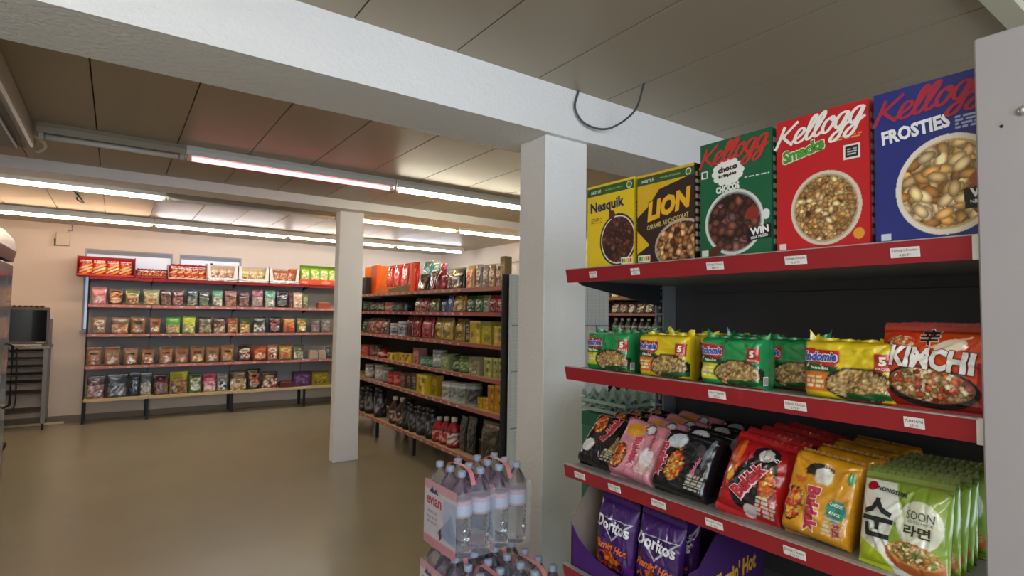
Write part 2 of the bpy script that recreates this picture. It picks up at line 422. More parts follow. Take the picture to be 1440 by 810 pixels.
for i, (a, b, c, d) in enumerate(wins):
    w = MB(); t = .022
    w.box(a, a + t, Y1 + .01, Y1 + .08, c, d).box(b - t, b, Y1 + .01, Y1 + .08, c, d).box(a + t, b - t, Y1 + .01, Y1 + .08, c, c + t).box(a + t, b - t, Y1 + .01, Y1 + .08, d - t, d)
    w = struct(w.build('window_%d' % (i + 1), FRAME))
    MB().box(a + t, b - t, Y1 + .05, Y1 + .058, c + t, d - t).build('pane', PANE, w)
    MB().box(a + t, b - t, Y1 + .03, Y1 + .05, d - t - .045, d - t).build('blind_box', BLIND, w)
    MB().box((a + b) / 2 - .006, (a + b) / 2 + .02, Y1 + .0, Y1 + .05, d - t - .12, d - t - .085).build('window_latch', BLACK, w)
    MB().box(a - .02, b + .02, Y1 - .03, Y1 + .06, c - .04, c).build('window_sill', FRAME, w)
# shop window at the street side (behind the camera)
w = MB(); a, b, c, d, t = -1.6, 2.8, .35, 2.6, .06
w.box(a, a + t, Y0 - .08, Y0 - .02, c, d).box(b - t, b, Y0 - .08, Y0 - .02, c, d).box(a + t, b - t, Y0 - .08, Y0 - .02, c, c + t).box(a + t, b - t, Y0 - .08, Y0 - .02, d - t, d)
struct(w.build('window_3', FRAME))
BASEM = mat('baseboard_grey', '8d8271', .5)
struct(MB().box(X0, X1, Y1 - .015, Y1, 0, .085, bev=.003).build('baseboard_back', BASEM))
struct(MB().box(X0, X0 + .015, Y0, Y1 - .015, 0, .085, bev=.003).build('baseboard_left', BASEM))
struct(MB().box(X1 - .015, X1, Y0, Y1 - .015, 0, .085, bev=.003).build('baseboard_right', BASEM))
struct(MB().box(X1 - .05, X1, 4.6, Y1, 2.39, 2.43, bev=.004).build('trim_2', TRIM))
struct(MB().box(X0, X1, 2.12, 2.5, 2.45, H + .02).build('trim_3', PLASTER))   # front beam
struct(MB().box(X0, X1, 5.64, 5.94, 2.61, H + .02).build('trim_4', PLASTER))   # rear beam
tag(MB().box(1.714, 1.992, 2.15, 2.366, 0, 2.45, bev=.004).build('concrete_column', PLASTER), 'thick white roughcast column under the front beam', 'column')
tag(MB().box(1.885, 2.145, 5.80, 5.93, 0, 2.61, bev=.004).build('support_pillar', PLASTER), 'slim white pillar standing alone on the open floor', 'pillar')

# ------------------------------------------------------------------ fluorescent lamps
def tube_lamp(x0, x1, y, col, power, label, lit=True):
    t = thing('fluorescent_lamp', label, 'lamp', ((x0 + x1) / 2, y, H), 0, 'fluorescent tube lamps')
    l = (x1 - x0) / 2
    MB().prism([(-.040, 0), (-.052, -.03), (-.055, -.068), (-.048, -.068), (-.040, -.048), (.040, -.048), (.048, -.068), (.055, -.068), (.052, -.03), (.040, 0)], -l, l, 'x').build('lamp_housing', WHITEP if lit else mat('batten_beige', 'a89e8c', .5), t)
    m = emit('tube_' + ('%02x%02x%02x' % tuple(int(c * 255) for c in col)) + str(power), col, power) if lit else mat('tube_off', 'd8d4cc', .3)
    b = MB(); b.lathe([(.017, -l + .04), (.017, l - .04)], 12)
    me = b.mesh('tube', m, True); o = obj('lamp_tube', me, t, (0, 0, -.082), rot=(0, math.pi / 2, 0))
    for s in (-1, 1): MB().box(s * (l - .02) - .014, s * (l - .02) + .014, -.014, .014, -.102, -.045, bev=.003).build('tube_holder', mat('holder_grey', 'b8b4aa', .4), t)
P = TUBE_POWER
tube_lamp(-.44, .36, 4.52, (1, 1, 1), 1, 'empty looking unlit lamp batten beside the grey ceiling unit', False)
tube_lamp(.363, 1.925, 4.52, (1, .24, .28), 1.7, 'pink glowing tube lamp between the two beams')
tube_lamp(1.935, 3.5, 4.52, (1, .93, .72), P, 'white tube lamp continuing the pink tube towards the column')
tube_lamp(-1.2, .358, 6.33, (1, .96, .9), P, 'white tube lamp just behind the rear beam at left')
tube_lamp(.365, 2.03, 6.33, (1, 1, 1), 1, 'unlit tube lamp behind the rear beam, left of the slim pillar', False)
tube_lamp(2.04, 3.59, 6.33, (1, .66, .30), P, 'warm yellow tube lamp right of the slim pillar')
tube_lamp(3.6, 5.15, 6.33, (1, .92, .76), P, 'cream tube lamp in the rear row nearest the right wall')
tube_lamp(-1.25, .355, 8.45, (1, .62, .36), P, 'warm tube lamp at the left end of the row near the back wall')
tube_lamp(.365, 1.99, 8.45, (1, .9, .88), P, 'white tube lamp over the snack rack on the back wall')
tube_lamp(2.0, 3.65, 8.45, (1, .9, .84), P, 'white tube lamp passing behind the slim pillar')
tube_lamp(3.66, 4.9, 8.45, (.86, .92, 1), P, 'bluish tube lamp ending near the back right corner')

tube_lamp(-1.6, -.05, .05, (1, .95, .86), P, 'white tube lamp over the near aisle, nearer the front beam')
tube_lamp(-1.6, -.05, -1.35, (1, .95, .86), P, 'white tube lamp over the near aisle by the shop window')

# hanging things under the ceiling
def arc(pts, n=24):
    P_ = [np.array(p, float) for p in pts]; out = []
    Q = [2 * P_[0] - P_[1]] + P_ + [2 * P_[-1] - P_[-2]]
    for i in range(1, len(Q) - 2):
        for k in range(n // (len(P_) - 1) + 1):
            t = k / (n // (len(P_) - 1) + 1); a, b, c, d = Q[i - 1:i + 3]
            out.append(tuple(.5 * (2 * b + (c - a) * t + (2 * a - 5 * b + 4 * c - d) * t * t + (3 * b - a - 3 * c + d) * t ** 3)))
    return out + [tuple(P_[-1])]
CABLE = mat('grey_cable', '4c5052', .5)
tag(MB().tube(arc([(2.086, 1.844, 2.705), (2.13, 1.95, 2.60), (2.06, 2.06, 2.525), (1.93, 2.095, 2.53), (1.865, 2.105, 2.60), (1.893, 2.112, 2.70)], 40), .0055).build('hanging_cable', CABLE, smooth=True),
    'grey cable looping from a ceiling seam against the front beam', 'cable')
tag(MB().tube(arc([(-.40, 6.75, 2.705), (-.33, 6.8, 2.63), (-.30, 7.0, 2.60), (-.36, 7.25, 2.66), (-.37, 7.35, 2.705)], 24), .008).build('black_cable', BLACK, smooth=True),
    'short black cable loop between the rear tube lamps at left', 'cable')
t = thing('air_conditioner', 'grey ceiling air unit cut off by the left frame edge', 'air conditioner', (-.462, 0, 0))
MB().box(-.9, 0, 1.6, 4.62, 2.555, H, bev=.012).build('unit_body', mat('unit_beige', 'b2aa9a', .45), t)
MB().box(-.86, -.035, 1.66, 4.58, 2.545, 2.556).build('air_slot', BLACK, t)
MB().box(-.82, -.07, 1.7, 4.54, 2.525, 2.548, bev=.004).build('bottom_grille', mat('unit_grey', '8f8b84', .5), t)
tag(MB().tube(arc([(-.47, 4.66, 2.66), (-.42, 4.78, 2.62), (-.47, 4.9, 2.60), (-.5, 5.0, 2.69)], 16), .010).build('unit_hose', TRIM, smooth=True), 'pale hose curling behind the grey ceiling unit', 'hose')
t = thing('junction_box', 'small cream wall box high on the back wall beside the red chip tray', 'electrical box', (-.62, Y1, 2.49))
MB().box(-.075, .075, -.06, 0, -.09, .09, bev=.006).build('box_body', mat('box_cream', 'd6ccba', .5), t)
MB().tube([(.05, -.02, .09), (.05, -.02, .12), (.09, -.02, .12), (.09, -.02, .2)], .006).build('box_cable', CABLE, t)
MB().lathe([(.006, -.1), (.012, 0)], 8, (-.085, -.02, 0)).build('cable_gland', CABLE, t)

# ------------------------------------------------------------------ left side: cooler, monitor on wire rack, basket
t = thing('drinks_cooler', 'tall dark framed cooler cut off by the left edge', 'cooler', (-.60, 4.98, 0))
MB().box(-.66, 0, -1.3, 0, .1, 1.85, bev=.01).build('cabinet', mat('cooler_dark', '26211f', .35), t)
MB().prism([(-.66, 1.85), (.03, 1.85), (.045, 1.92), (.03, 2.0), (-.02, 2.06), (-.1, 2.085), (-.66, 2.085)], -1.3, .0, 'y', ).build('header_sign', mat('cooler_header', '7c6c6a', .3), t)
MB().box(0, .035, -1.27, -.03, .16, 1.83, bev=.006).build('door_frame', mat('cooler_frame', '3a3230', .35), t)
MB().box(.036, .04, -1.2, -.1, .24, 1.76).build('door_glass', mat('dark_glass', '9aa0a4', .1), t)
MB().tube([(.03, -.16, .9), (.07, -.16, .92), (.07, -.16, 1.3), (.03, -.16, 1.32)], .009).build('door_handle', BLACK, t)
MB().box(-.62, -.04, -1.26, -.04, 0, .1).build('plinth', BLACK, t)

t = thing('wire_rack', 'grey metal slatted rack trolley against the back wall', 'rack', (-.94, 9.5, 0))
GM = mat('dull_steel', '85827c', .4, .6)
for x in (-.3, .24): MB().box(x - .025, x + .025, -.22, -.17, .08, 1.06, bev=.003).build('front_post', GM, t)
for x in (-.3, .24): MB().box(x - .02, x + .02, .18, .22, .08, 1.4, bev=.003).build('rear_post', GM, t)
for z in (.22, .45, .58, .68, .78, .88, .98): MB().box(-.30, .24, -.2, .2, z, z + .018).build('slat_shelf', mat('slat_dark', '4a4540', .45, .4), t)
MB().box(-.34, .28, -.24, .22, 1.03, 1.06, bev=.003).build('rack_top', GM, t)
for x in (-.3, .24):
    for y in (-.19, .2): MB().prism([(y + .035 * math.cos(a), .04 + .04 * math.sin(a)) for a in [k * math.pi / 5 for k in range(10)]], x - .012, x + .012, 'x').build('caster', BLACK, t)
t = thing('black_monitor', 'black screened monitor standing on the slatted metal rack', 'monitor', (-.93, 9.42, 1.06))
MB().box(-.26, .24, -.05, .05, .02, .49, bev=.01).build('monitor_case', mat('case_grey', '5c5654', .4), t)
MB().box(-.235, .215, -.056, -.05, .06, .455).build('screen', mat('screen_black', '0c0d0f', .12, coat=.5), t)
MB().box(.12, .2, -.057, -.05, .036, .046).build('silver_badge', mat('badge_silver', 'c4c4c4', .3, .5), t)
MB().box(-.2, .18, -.09, .09, 0, .022, bev=.004).build('monitor_foot', mat('case_pale', 'b4aea8', .4), t)
b = MB(); r = random.Random(3)
for k in range(7): b.lathe([(.005, 0), (.03, .004), (.022, .018), (.004, .024)], 8, (-.2 + .055 * k, r.uniform(-.03, .02), 0))
tag(b.build('red_cloth', mat('dark_red_cloth', '6a1c22', .8), None, True), 'crumpled dark red cloth lying on the black monitor', 'cloth').location = (-.9, 9.42, 1.55)
tag(MB().tube(arc([(-.98, 9.24, 1.04), (-.97, 9.25, .7), (-.98, 9.24, .3), (-1.15, 9.2, .22), (-1.4, 9.15, .14)], 30), .009).build('power_cord', BLACK, smooth=True), 'black cord hanging down in front of the slatted rack', 'cord')
tag(MB().box(-1.45, -.5, 9.63, 9.665, .0, .03, bev=.004).build('cable_duct', mat('duct_pale', 'd2c4ac', .5), None), 'pale cable duct lying on the floor along the back wall', 'cable duct')
t = thing('shopping_basket', 'black basket whose handle loop pokes in at left', 'basket', (-.99, 6.62, 0))
q = MB()
for z in np.arange(0, .26, .045):
    k = .8 + z * .7; q.box(-.21 * k, .21 * k, -.15 * k, -.14 * k, z, z + .02).box(-.21 * k, .21 * k, .14 * k, .15 * k, z, z + .02).box(-.21 * k, -.2 * k, -.15 * k, .15 * k, z, z + .02).box(.2 * k, .21 * k, -.15 * k, .15 * k, z, z + .02)
q.box(-.17, .17, -.12, .12, 0, .01).build('basket_body', BLACK, t)
MB().tube(arc([(.2, -.1, .24), (.235, -.1, .32), (.235, 0, .36), (.235, .1, .32), (.2, .1, .24)], 24), .011).build('basket_handle', BLACK, t)
# ------------------------------------------------------------------ racks
def lip_red(name, c='8f2f33'): return mat(name, c, .38, vary=.03, vscale=6)
def rack(name, label, loc, rz, bays, depth, shelves, plate, strip, back_h, lip_h=.042, back=RACKG, upright=DGREY, legs=True, tk=None, back_t=.012, base=None):
    """bays: x positions of the bay joints; y=0 is the front edge; shelves: top heights (the lip reaches z, the plate lies .004 lower)"""
    t = thing(name, label, 'shelf rack', loc, rz)
    for i in range(len(bays) - 1):
        MB().box(bays[i] + .004, bays[i + 1] - .004, depth - back_t, depth, .28, back_h).build('back_panel', back, t)
    for x in bays:
        b = MB(); b.box(x - .02, x + .02, depth, depth + .04, 0, back_h + .02)
        for k in range(int(back_h / .05)): b.box(x - .004, x + .004, depth - .014, depth, .1 + k * .05, .125 + k * .05)
        b.build('upright', upright, t)
        if legs: MB().box(x - .015, x + .015, .10, .135, .0, (base or shelves[-1]) - .03).build('foot', upright, t)
    for j, z in enumerate(shelves):
        for i in range(len(bays) - 1):
            a, b_ = bays[i] + .003, bays[i + 1] - .003
            s = MB().box(a, b_, .010, depth - back_t, z - .030, z - .004, bev=.002).build('shelf', plate[j] if isinstance(plate, list) else plate, t)
            st = strip[j] if isinstance(strip, list) else strip
            MB().prism([(0, z - lip_h), (-.008, z), (.006, z), (.010, z - lip_h)], a, b_, 'x').build('price_strip', st, s)
            for x in ((tk or {}).get(j, [])):
                if a < x < b_: ticket(s, x, z, lip_h)
        for x in bays:
            MB().prism([(.02, z - .03), (depth, z - .03), (depth, z - .085), (depth - .05, z - .085), (.05, z - .04)], x - .0025, x + .0025, 'x').build('bracket', upright, t)
    return t
TKM = {}
def ticket(parent, x, z, lip, w=.036, h=.016, words=None, rot=None):
    k = (w, h, words)
    if k not in TKM:
        b = MB().box(-w / 2, w / 2, -.0012, 0, -h / 2, h / 2, 'ece6e2')
        if words:
            letter(b, flat(-.0012), words[0], 0, h * .2, w * .88, h * .34, '3a3a40', lift=.0003); letter(b, flat(-.0012), words[1], 0, -h * .26, w * .4, h * .26, '3a3a40', lift=.0003)
        else: b.box(-w * .35, w * .35, -.0016, -.0012, h * .05, h * .25, '9a9698').box(-w * .2, w * .2, -.0016, -.0012, -h * .3, -h * .1, 'a8a4a6')
        TKM[k] = b.mesh('price_ticket', PAPER)
    return obj('price_ticket', TKM[k], parent, (x, -.0045 if not words else -.0050, z - lip * .5), rot=(.19, 0, 0))

# ---- small goods of the far racks
def soft(kind, w, h, t, style, c1, c2, c3, seed, n=16):
    p = Pack(kind, w, h, t, seed, .06 * t); cv = small_art(style, w, h, c1, c2, c3, seed, n)
    return p.mesh(cv, c1, FILM)
def carton_me(w, h, d, cv, side='808080', top=None, sidecv=None, m=None):
    """upright folding box; front grid carries the print, y=-d/2 faces the aisle"""
    mb = MB(); V = np.stack([cv.X, np.full_like(cv.X, -d / 2), cv.Z], -1).reshape(-1, 3)
    idx = np.arange(cv.nx * cv.ny).reshape(cv.ny, cv.nx); F = np.stack([idx[:-1, :-1], idx[:-1, 1:], idx[1:, 1:], idx[1:, :-1]], -1).reshape(-1, 4)
    mb.add(V, F, cv.a.reshape(-1, 3))
    a, b, y0, y1 = -w / 2, w / 2, -d / 2, d / 2
    for pts in ([(a, y0, 0), (a, y0, h), (a, y1, h), (a, y1, 0)], [(a, y1, 0), (a, y1, h), (b, y1, h), (b, y1, 0)], [(a, y0, 0), (a, y1, 0), (b, y1, 0), (b, y0, 0)]): mb.add(pts, [(0, 1, 2, 3)], side)
    mb.add([(a, y0, h), (b, y0, h), (b, y1, h), (a, y1, h)], [(0, 1, 2, 3)], top or side)
    if sidecv is None: mb.add([(b, y0, 0), (b, y1, 0), (b, y1, h), (b, y0, h)], [(0, 1, 2, 3)], side)
    else:
        s = sidecv; V = np.stack([np.full_like(s.X, b), s.X + 0, s.Z], -1).reshape(-1, 3); i2 = np.arange(s.nx * s.ny).reshape(s.ny, s.nx)
        mb.add(V, np.stack([i2[:-1, :-1], i2[:-1, 1:], i2[1:, 1:], i2[1:, :-1]], -1).reshape(-1, 4), s.a.reshape(-1, 3))
    return mb.mesh('carton', m or CARD)
def goods(kind, style, w, h, c1, c2, c3, label, loc, rz, group, seed, depth=None):
    r = random.Random(seed)
    names = {'pouch': 'snack_pouch', 'bag': 'snack_bag', 'carton': 'small_carton', 'tin': 'food_tin', 'jar': 'lidded_tub', 'bottle': 'sauce_bottle', 'cone': 'gift_bag', 'tray': 'snack_tray'}
    cats = {'pouch': 'pouch', 'bag': 'bag', 'carton': 'box', 'tin': 'tin', 'jar': 'tub', 'bottle': 'bottle', 'cone': 'gift bag', 'tray': 'tray'}
    if kind in ('pouch', 'bag'):
        o = obj(names[kind], soft('pouch' if kind == 'pouch' else 'bag', w, h, (depth or min(.09, w * .5)), style, c1, c2, c3, seed), None, loc, rz)
        o.rotation_euler = (r.uniform(-.07, -.02) if kind == 'pouch' else 0, 0, rz + r.uniform(-.05, .05))
        return tag(o, label, cats[kind], group)
    if kind == 'carton':
        return tag(obj(names[kind], carton_me(w, h, depth or .10, small_art(style, w, h, c1, c2, c3, seed), c1, c3), None, loc, rz + r.uniform(-.03, .03)), label, 'box', group)
    if kind == 'tray':
        o = thing(names[kind], label, 'tray', loc, rz, group)
        MB().box(-w / 2, w / 2, -.06, .06, 0, h, c1, bev=.004).build('tray_box', CARD, o)
        for k in range(3): MB().box(-w * .42 + w * .28 * k, -w * .42 + w * .26 * (k + 1), -.05, .05, h, h + .012, c2, bev=.004).build('packet', CARD, o)
        return o
    if kind == 'cone':
        o = thing(names[kind], label, cats[kind], loc, rz, group)
        b = MB().lathe([(w * .40, 0), (w * .48, h * .2), (w * .4, h * .5), (w * .14, h * .72)], 14, cols=[c2, c2, c3, c2]); b.build('bag_body', FILM, o, True)
        MB().lathe([(w * .13, h * .72), (w * .2, h * .84), (w * .07, h)], 10, cols=[c1, c1, c1]).build('gathered_top', FILM, o, True); return o
    # round containers: the label colours go round in a band with dashes
    o = thing(names[kind], label, cats[kind], loc, rz, group); R_ = w / 2; R_ = min(R_, .075)
    if kind == 'tin': prof = [(R_ * .96, 0), (R_, .006), (R_, h - .008), (R_ * .97, h)]
    elif kind == 'jar': prof = [(R_ * .92, 0), (R_, .01), (R_, h * .78), (R_ * .82, h * .84)]
    else: prof = [(R_ * .9, 0), (R_, .01), (R_, h * .6), (R_ * .4, h * .82), (R_ * .36, h * .88)]
    n = 18; zz = np.linspace(prof[1][1], prof[2][1], 9); rs = np.random.RandomState(seed)
    P_ = [prof[0]] + [(R_, z) for z in zz] + prof[3:]
    V = []; F = []; K = []
    A, B, D = hx(c1), hx(c2), hx(c3)
    for i, (rr, z) in enumerate(P_):
        for k in range(n):
            a = 2 * math.pi * k / n; V.append((rr * math.cos(a), rr * math.sin(a), z))
            q = A
            if 3 <= i <= 7 and rs.rand() < .45: q = B
            if i in (1, 8): q = D
            K.append(q * rs.uniform(.9, 1.1))
    for i in range(len(P_) - 1):
        for k in range(n): F.append((i * n + k, i * n + (k + 1) % n, (i + 1) * n + (k + 1) % n, (i + 1) * n + k))
    F.append(tuple(range(n - 1, -1, -1))); F.append(tuple((len(P_) - 1) * n + k for k in range(n)))
    MB().add(V, F, np.array(K)).build({'tin': 'tin_body', 'jar': 'tub_body', 'bottle': 'bottle_body'}[kind], TINM, o, True)
    if kind == 'tin': MB().lathe([(R_ * .99, h), (R_ * .99, h + .004), (R_ * .9, h + .004)], 18, col=c3).build('lid_rim', TINM, o, True)
    elif kind == 'jar': MB().lathe([(R_ * .9, h * .84), (R_ * .92, h * .86), (R_ * .9, h * .98), (R_ * .6, h)], 18, col=c3).build('lid', TINM, o, True)
    else: MB().lathe([(R_ * .42, h * .86), (R_ * .42, h), (R_ * .1, h * 1.01)], 12, col='d8d0c4').build('cap', TINM, o, True)
    return o

LEFT = {
 1: [
  (-0.269, -0.102, 0.241, 'pouch', 'full', 'c87f8e', 'b04a68', 'e0c0c0', 'pink candy pouch'),
  (-0.086, 0.086, 0.229, 'pouch', 'full', '4a2a18', 'c47a35', 'e0b080', 'brown pouch with orange snack picture'),
  (0.103, 0.279, 0.222, 'pouch', 'full', '6f7f45', 'd8cfa8', '9a4030', 'green and cream snack pouch'),
  (0.314, 0.514, 0.231, 'pouch', 'full', '8a8f60', 'ddd0a8', 'c47840', 'cream pouch with green edges'),
  (0.520, 0.656, 0.231, 'pouch', 'clear', '4a1a22', '8f6a5c', '5e3a34', 'maroon pouch of small nuts'),
  (0.665, 0.816, 0.229, 'pouch', 'clear', '5e2630', '97695f', 'b09080', 'plum pouch of pale nuts'),
  (0.850, 0.993, 0.251, 'pouch', 'clear', '1f3f48', 'b5a890', '3f7078', 'dark teal pouch'),
  (1.002, 1.145, 0.235, 'pouch', 'clear', '16201c', '8a7a68', '3c6a50', 'black pouch with green patch'),
  (1.177, 1.326, 0.256, 'pouch', 'clear', '2f8a5a', 'a8927c', 'd0d8c8', 'bright green topped pouch'),
  (1.343, 1.519, 0.270, 'pouch', 'clear', '6a241e', '9c7458', '84452f', 'rust red pouch of almonds'),
  (1.540, 1.697, 0.239, 'pouch', 'clear', '461720', '8f6c62', '74424a', 'dark maroon pouch'),
  (1.725, 1.896, 0.285, 'pouch', 'clear', '8f4a66', 'a5a096', 'd0a0b0', 'mauve topped pouch'),
  (1.914, 2.079, 0.284, 'pouch', 'clear', '3da287', '9c9484', 'e8e8e0', 'mint topped pouch'),
  (2.086, 2.273, 0.276, 'pouch', 'full', '141826', '3c4050', '585a64', 'navy black pouch'),
  (2.281, 2.349, 0.257, 'pouch', 'full', '4c1420', '6a2430', '402028', 'narrow dark red pouch seen edge on'),
  (2.349, 2.496, 0.260, 'pouch', 'full', 'd8bfa0', 'c08064', 'efe0cf', 'cream and red pouch'),
  (2.500, 2.586, 0.241, 'pouch', 'full', '6d8358', 'b0b090', '404830', 'small grey green pouch'),
  (2.730, 2.949, 0.094, 'tray', 'full', 'a8503c', 'c89a84', '7a3a30', 'low pinkish snack tray'),
 ],
 2: [
  (-0.246, -0.093, 0.244, 'pouch', 'full', '8f7660', 'e0d4c8', '6a5040', 'tan clear pouch with light label'),
  (-0.044, 0.165, 0.240, 'pouch', 'clear', '6f655c', 'c88a60', 'd8b090', 'wide grey pouch of mixed nuts'),
  (0.180, 0.364, 0.249, 'pouch', 'kraft', '866344', '2e1a12', 'c8a884', 'wide kraft pouch with dark label'),
  (0.402, 0.544, 0.237, 'pouch', 'kraft', '8a6040', '5e2f1a', 'e0ccb0', 'kraft pouch with round window'),
  (0.598, 0.784, 0.246, 'pouch', 'clear', '4aa03a', 'c09478', '8fc060', 'green topped pouch of nuts'),
  (0.809, 0.976, 0.256, 'pouch', 'clear', 'b7c832', 'a8a888', 'd8e070', 'lime topped pouch of nuts'),
  (1.011, 1.195, 0.243, 'pouch', 'clear', '4f4638', 'b8a888', '5c7040', 'pouch of mixed nuts with dark top'),
  (1.205, 1.378, 0.238, 'pouch', 'clear', '4a3a2c', 'c0aa90', '7a5a40', 'brown pouch of mixed nuts'),
  (1.394, 1.548, 0.247, 'pouch', 'clear', '7a3c28', 'b98a5c', 'd09870', 'red brown topped pouch of almonds'),
  (1.561, 1.721, 0.241, 'pouch', 'clear', '33401f', 'd4b878', '9a8030', 'pouch of yellow corn with dark top'),
  (1.760, 1.950, 0.251, 'pouch', 'clear', '202c2a', 'c8ccc4', '3c5048', 'black pouch with white lower half'),
  (1.983, 2.178, 0.253, 'pouch', 'full', '1c2138', 'b05038', '8a8f9c', 'navy pouch with red base'),
  (2.201, 2.394, 0.256, 'pouch', 'full', '8f5a2c', 'e0a050', 'b83a28', 'orange pouch with red base'),
  (2.406, 2.577, 0.258, 'pouch', 'full', '50603c', 'd8a040', 'd0c8a0', 'green and orange pouch'),
  (2.644, 2.792, 0.219, 'pouch', 'clear', '5c5450', '8c8480', '6c6460', 'small grey pouch'),
  (2.808, 2.963, 0.220, 'pouch', 'clear', '66605c', '9a948c', '77706a', 'small pale grey pouch'),
 ],
 3: [
  (-0.296, -0.125, 0.265, 'pouch', 'kraft', '8f6444', '2e1a14', 'c8a488', 'wide kraft pouch of nut mix'),
  (-0.103, 0.087, 0.267, 'pouch', 'kraft', '8f6444', '7a5a3c', 'e0cdb4', 'kraft pouch with oval window'),
  (0.117, 0.288, 0.249, 'pouch', 'kraft', '8f6444', '2e1a14', 'efe4d8', 'kraft pouch with white contents'),
  (0.319, 0.486, 0.245, 'pouch', 'kraft', '8f6444', '3a2218', 'e8d8c4', 'kraft pouch with pale contents'),
  (0.533, 0.708, 0.255, 'pouch', 'kraft', '8f6444', '33201a', 'dccab8', 'kraft pouch with dark oval label'),
  (0.727, 0.900, 0.251, 'pouch', 'kraft', '8f6444', '3a1c14', 'c8a890', 'kraft pouch with brown nuts'),
  (0.922, 1.111, 0.254, 'pouch', 'kraft', '8f6444', '4a1a10', 'e8c890', 'kraft pouch of golden kernels'),
  (1.120, 1.307, 0.258, 'pouch', 'kraft', '8f6444', '4a2c18', 'f0dcc4', 'kraft pouch of pale kernels'),
  (1.320, 1.509, 0.262, 'pouch', 'kraft', '8f6444', '3c2414', 'b08a68', 'kraft pouch of brown kernels'),
  (1.557, 1.752, 0.257, 'pouch', 'full', '4a1c24', 'd8c8b4', '8a6a60', 'maroon pouch with cream flower print'),
  (1.766, 1.977, 0.246, 'pouch', 'full', '8a3418', 'c8602c', 'e0c8b0', 'rust orange pouch'),
  (1.984, 2.135, 0.258, 'pouch', 'full', 'b0765c', 'e8dccc', '8a3020', 'cream and rust pouch'),
  (2.153, 2.360, 0.254, 'pouch', 'full', 'a07838', 'e0b868', 'c04830', 'amber pouch with red base'),
  (2.372, 2.538, 0.243, 'pouch', 'clear', '3f4a38', 'd8d4b8', '8a8a70', 'olive pouch with white picture'),
  (2.620, 2.759, 0.133, 'tray', 'full', 'b8a490', 'e0d4c4', '8a5a48', 'low pale snack box'),
  (2.767, 2.888, 0.130, 'tray', 'full', 'b8a490', 'e8dccc', '9a4a3c', 'low white snack box'),
  (2.888, 2.979, 0.193, 'pouch', 'full', '283430', '586460', '384440', 'dark grey green pouch'),
 ],
 4: [
  (-0.275, -0.071, 0.308, 'pouch', 'clear', '4a2f42', 'd0b4b0', '9a7a80', 'purple topped pouch of pink sweets'),
  (-0.055, 0.181, 0.323, 'pouch', 'clear', '1e3a50', '7a8484', '345a74', 'wide steel blue pouch'),
  (0.192, 0.326, 0.341, 'pouch', 'full', '14262e', '3a5058', '22383e', 'dark teal standing pouch'),
  (0.326, 0.466, 0.328, 'pouch', 'clear', '4a5a5c', 'b8b4b0', '7a8686', 'pouch of black and white sweets'),
  (0.481, 0.672, 0.291, 'pouch', 'clear', '4c1822', '86706a', '5e3038', 'maroon pouch of grey nuts'),
  (0.678, 0.910, 0.323, 'pouch', 'clear', 'a8b02c', '8a6a5c', '70331f', 'lime topped pouch of brown nuts'),
  (0.916, 1.094, 0.285, 'pouch', 'full', '3f6a34', 'c8d0b0', 'e0e8d8', 'green pouch with white swirl'),
  (1.104, 1.280, 0.269, 'pouch', 'clear', 'b83a68', 'd4b8a8', 'f0d0d8', 'pink topped pouch of sweets'),
  (1.286, 1.430, 0.268, 'pouch', 'full', '8f9894', '2a3032', 'e0e4e0', 'black and white patterned pouch'),
  (1.457, 1.704, 0.295, 'pouch', 'clear', '3a2a20', 'e4cda0', 'b08a5c', 'large pouch of cream kernels'),
  (1.704, 1.899, 0.316, 'pouch', 'full', '1e1614', 'd0582c', 'a8a49c', 'black pouch with orange picture'),
  (1.909, 2.150, 0.260, 'pouch', 'clear', '3c1418', '8a3a34', 'e8d8c8', 'round maroon pouch'),
  (2.172, 2.391, 0.083, 'tray', 'full', '5c2020', '7a3a34', '4a1818', 'low dark red packet'),
  (2.383, 2.655, 0.237, 'carton', 'full', '4f2c60', '8a6a9a', '3c2048', 'purple carton'),
  (2.678, 2.952, 0.224, 'carton', 'full', '8a7a1c', 'b8a840', '706414', 'mustard yellow carton'),
 ],
}
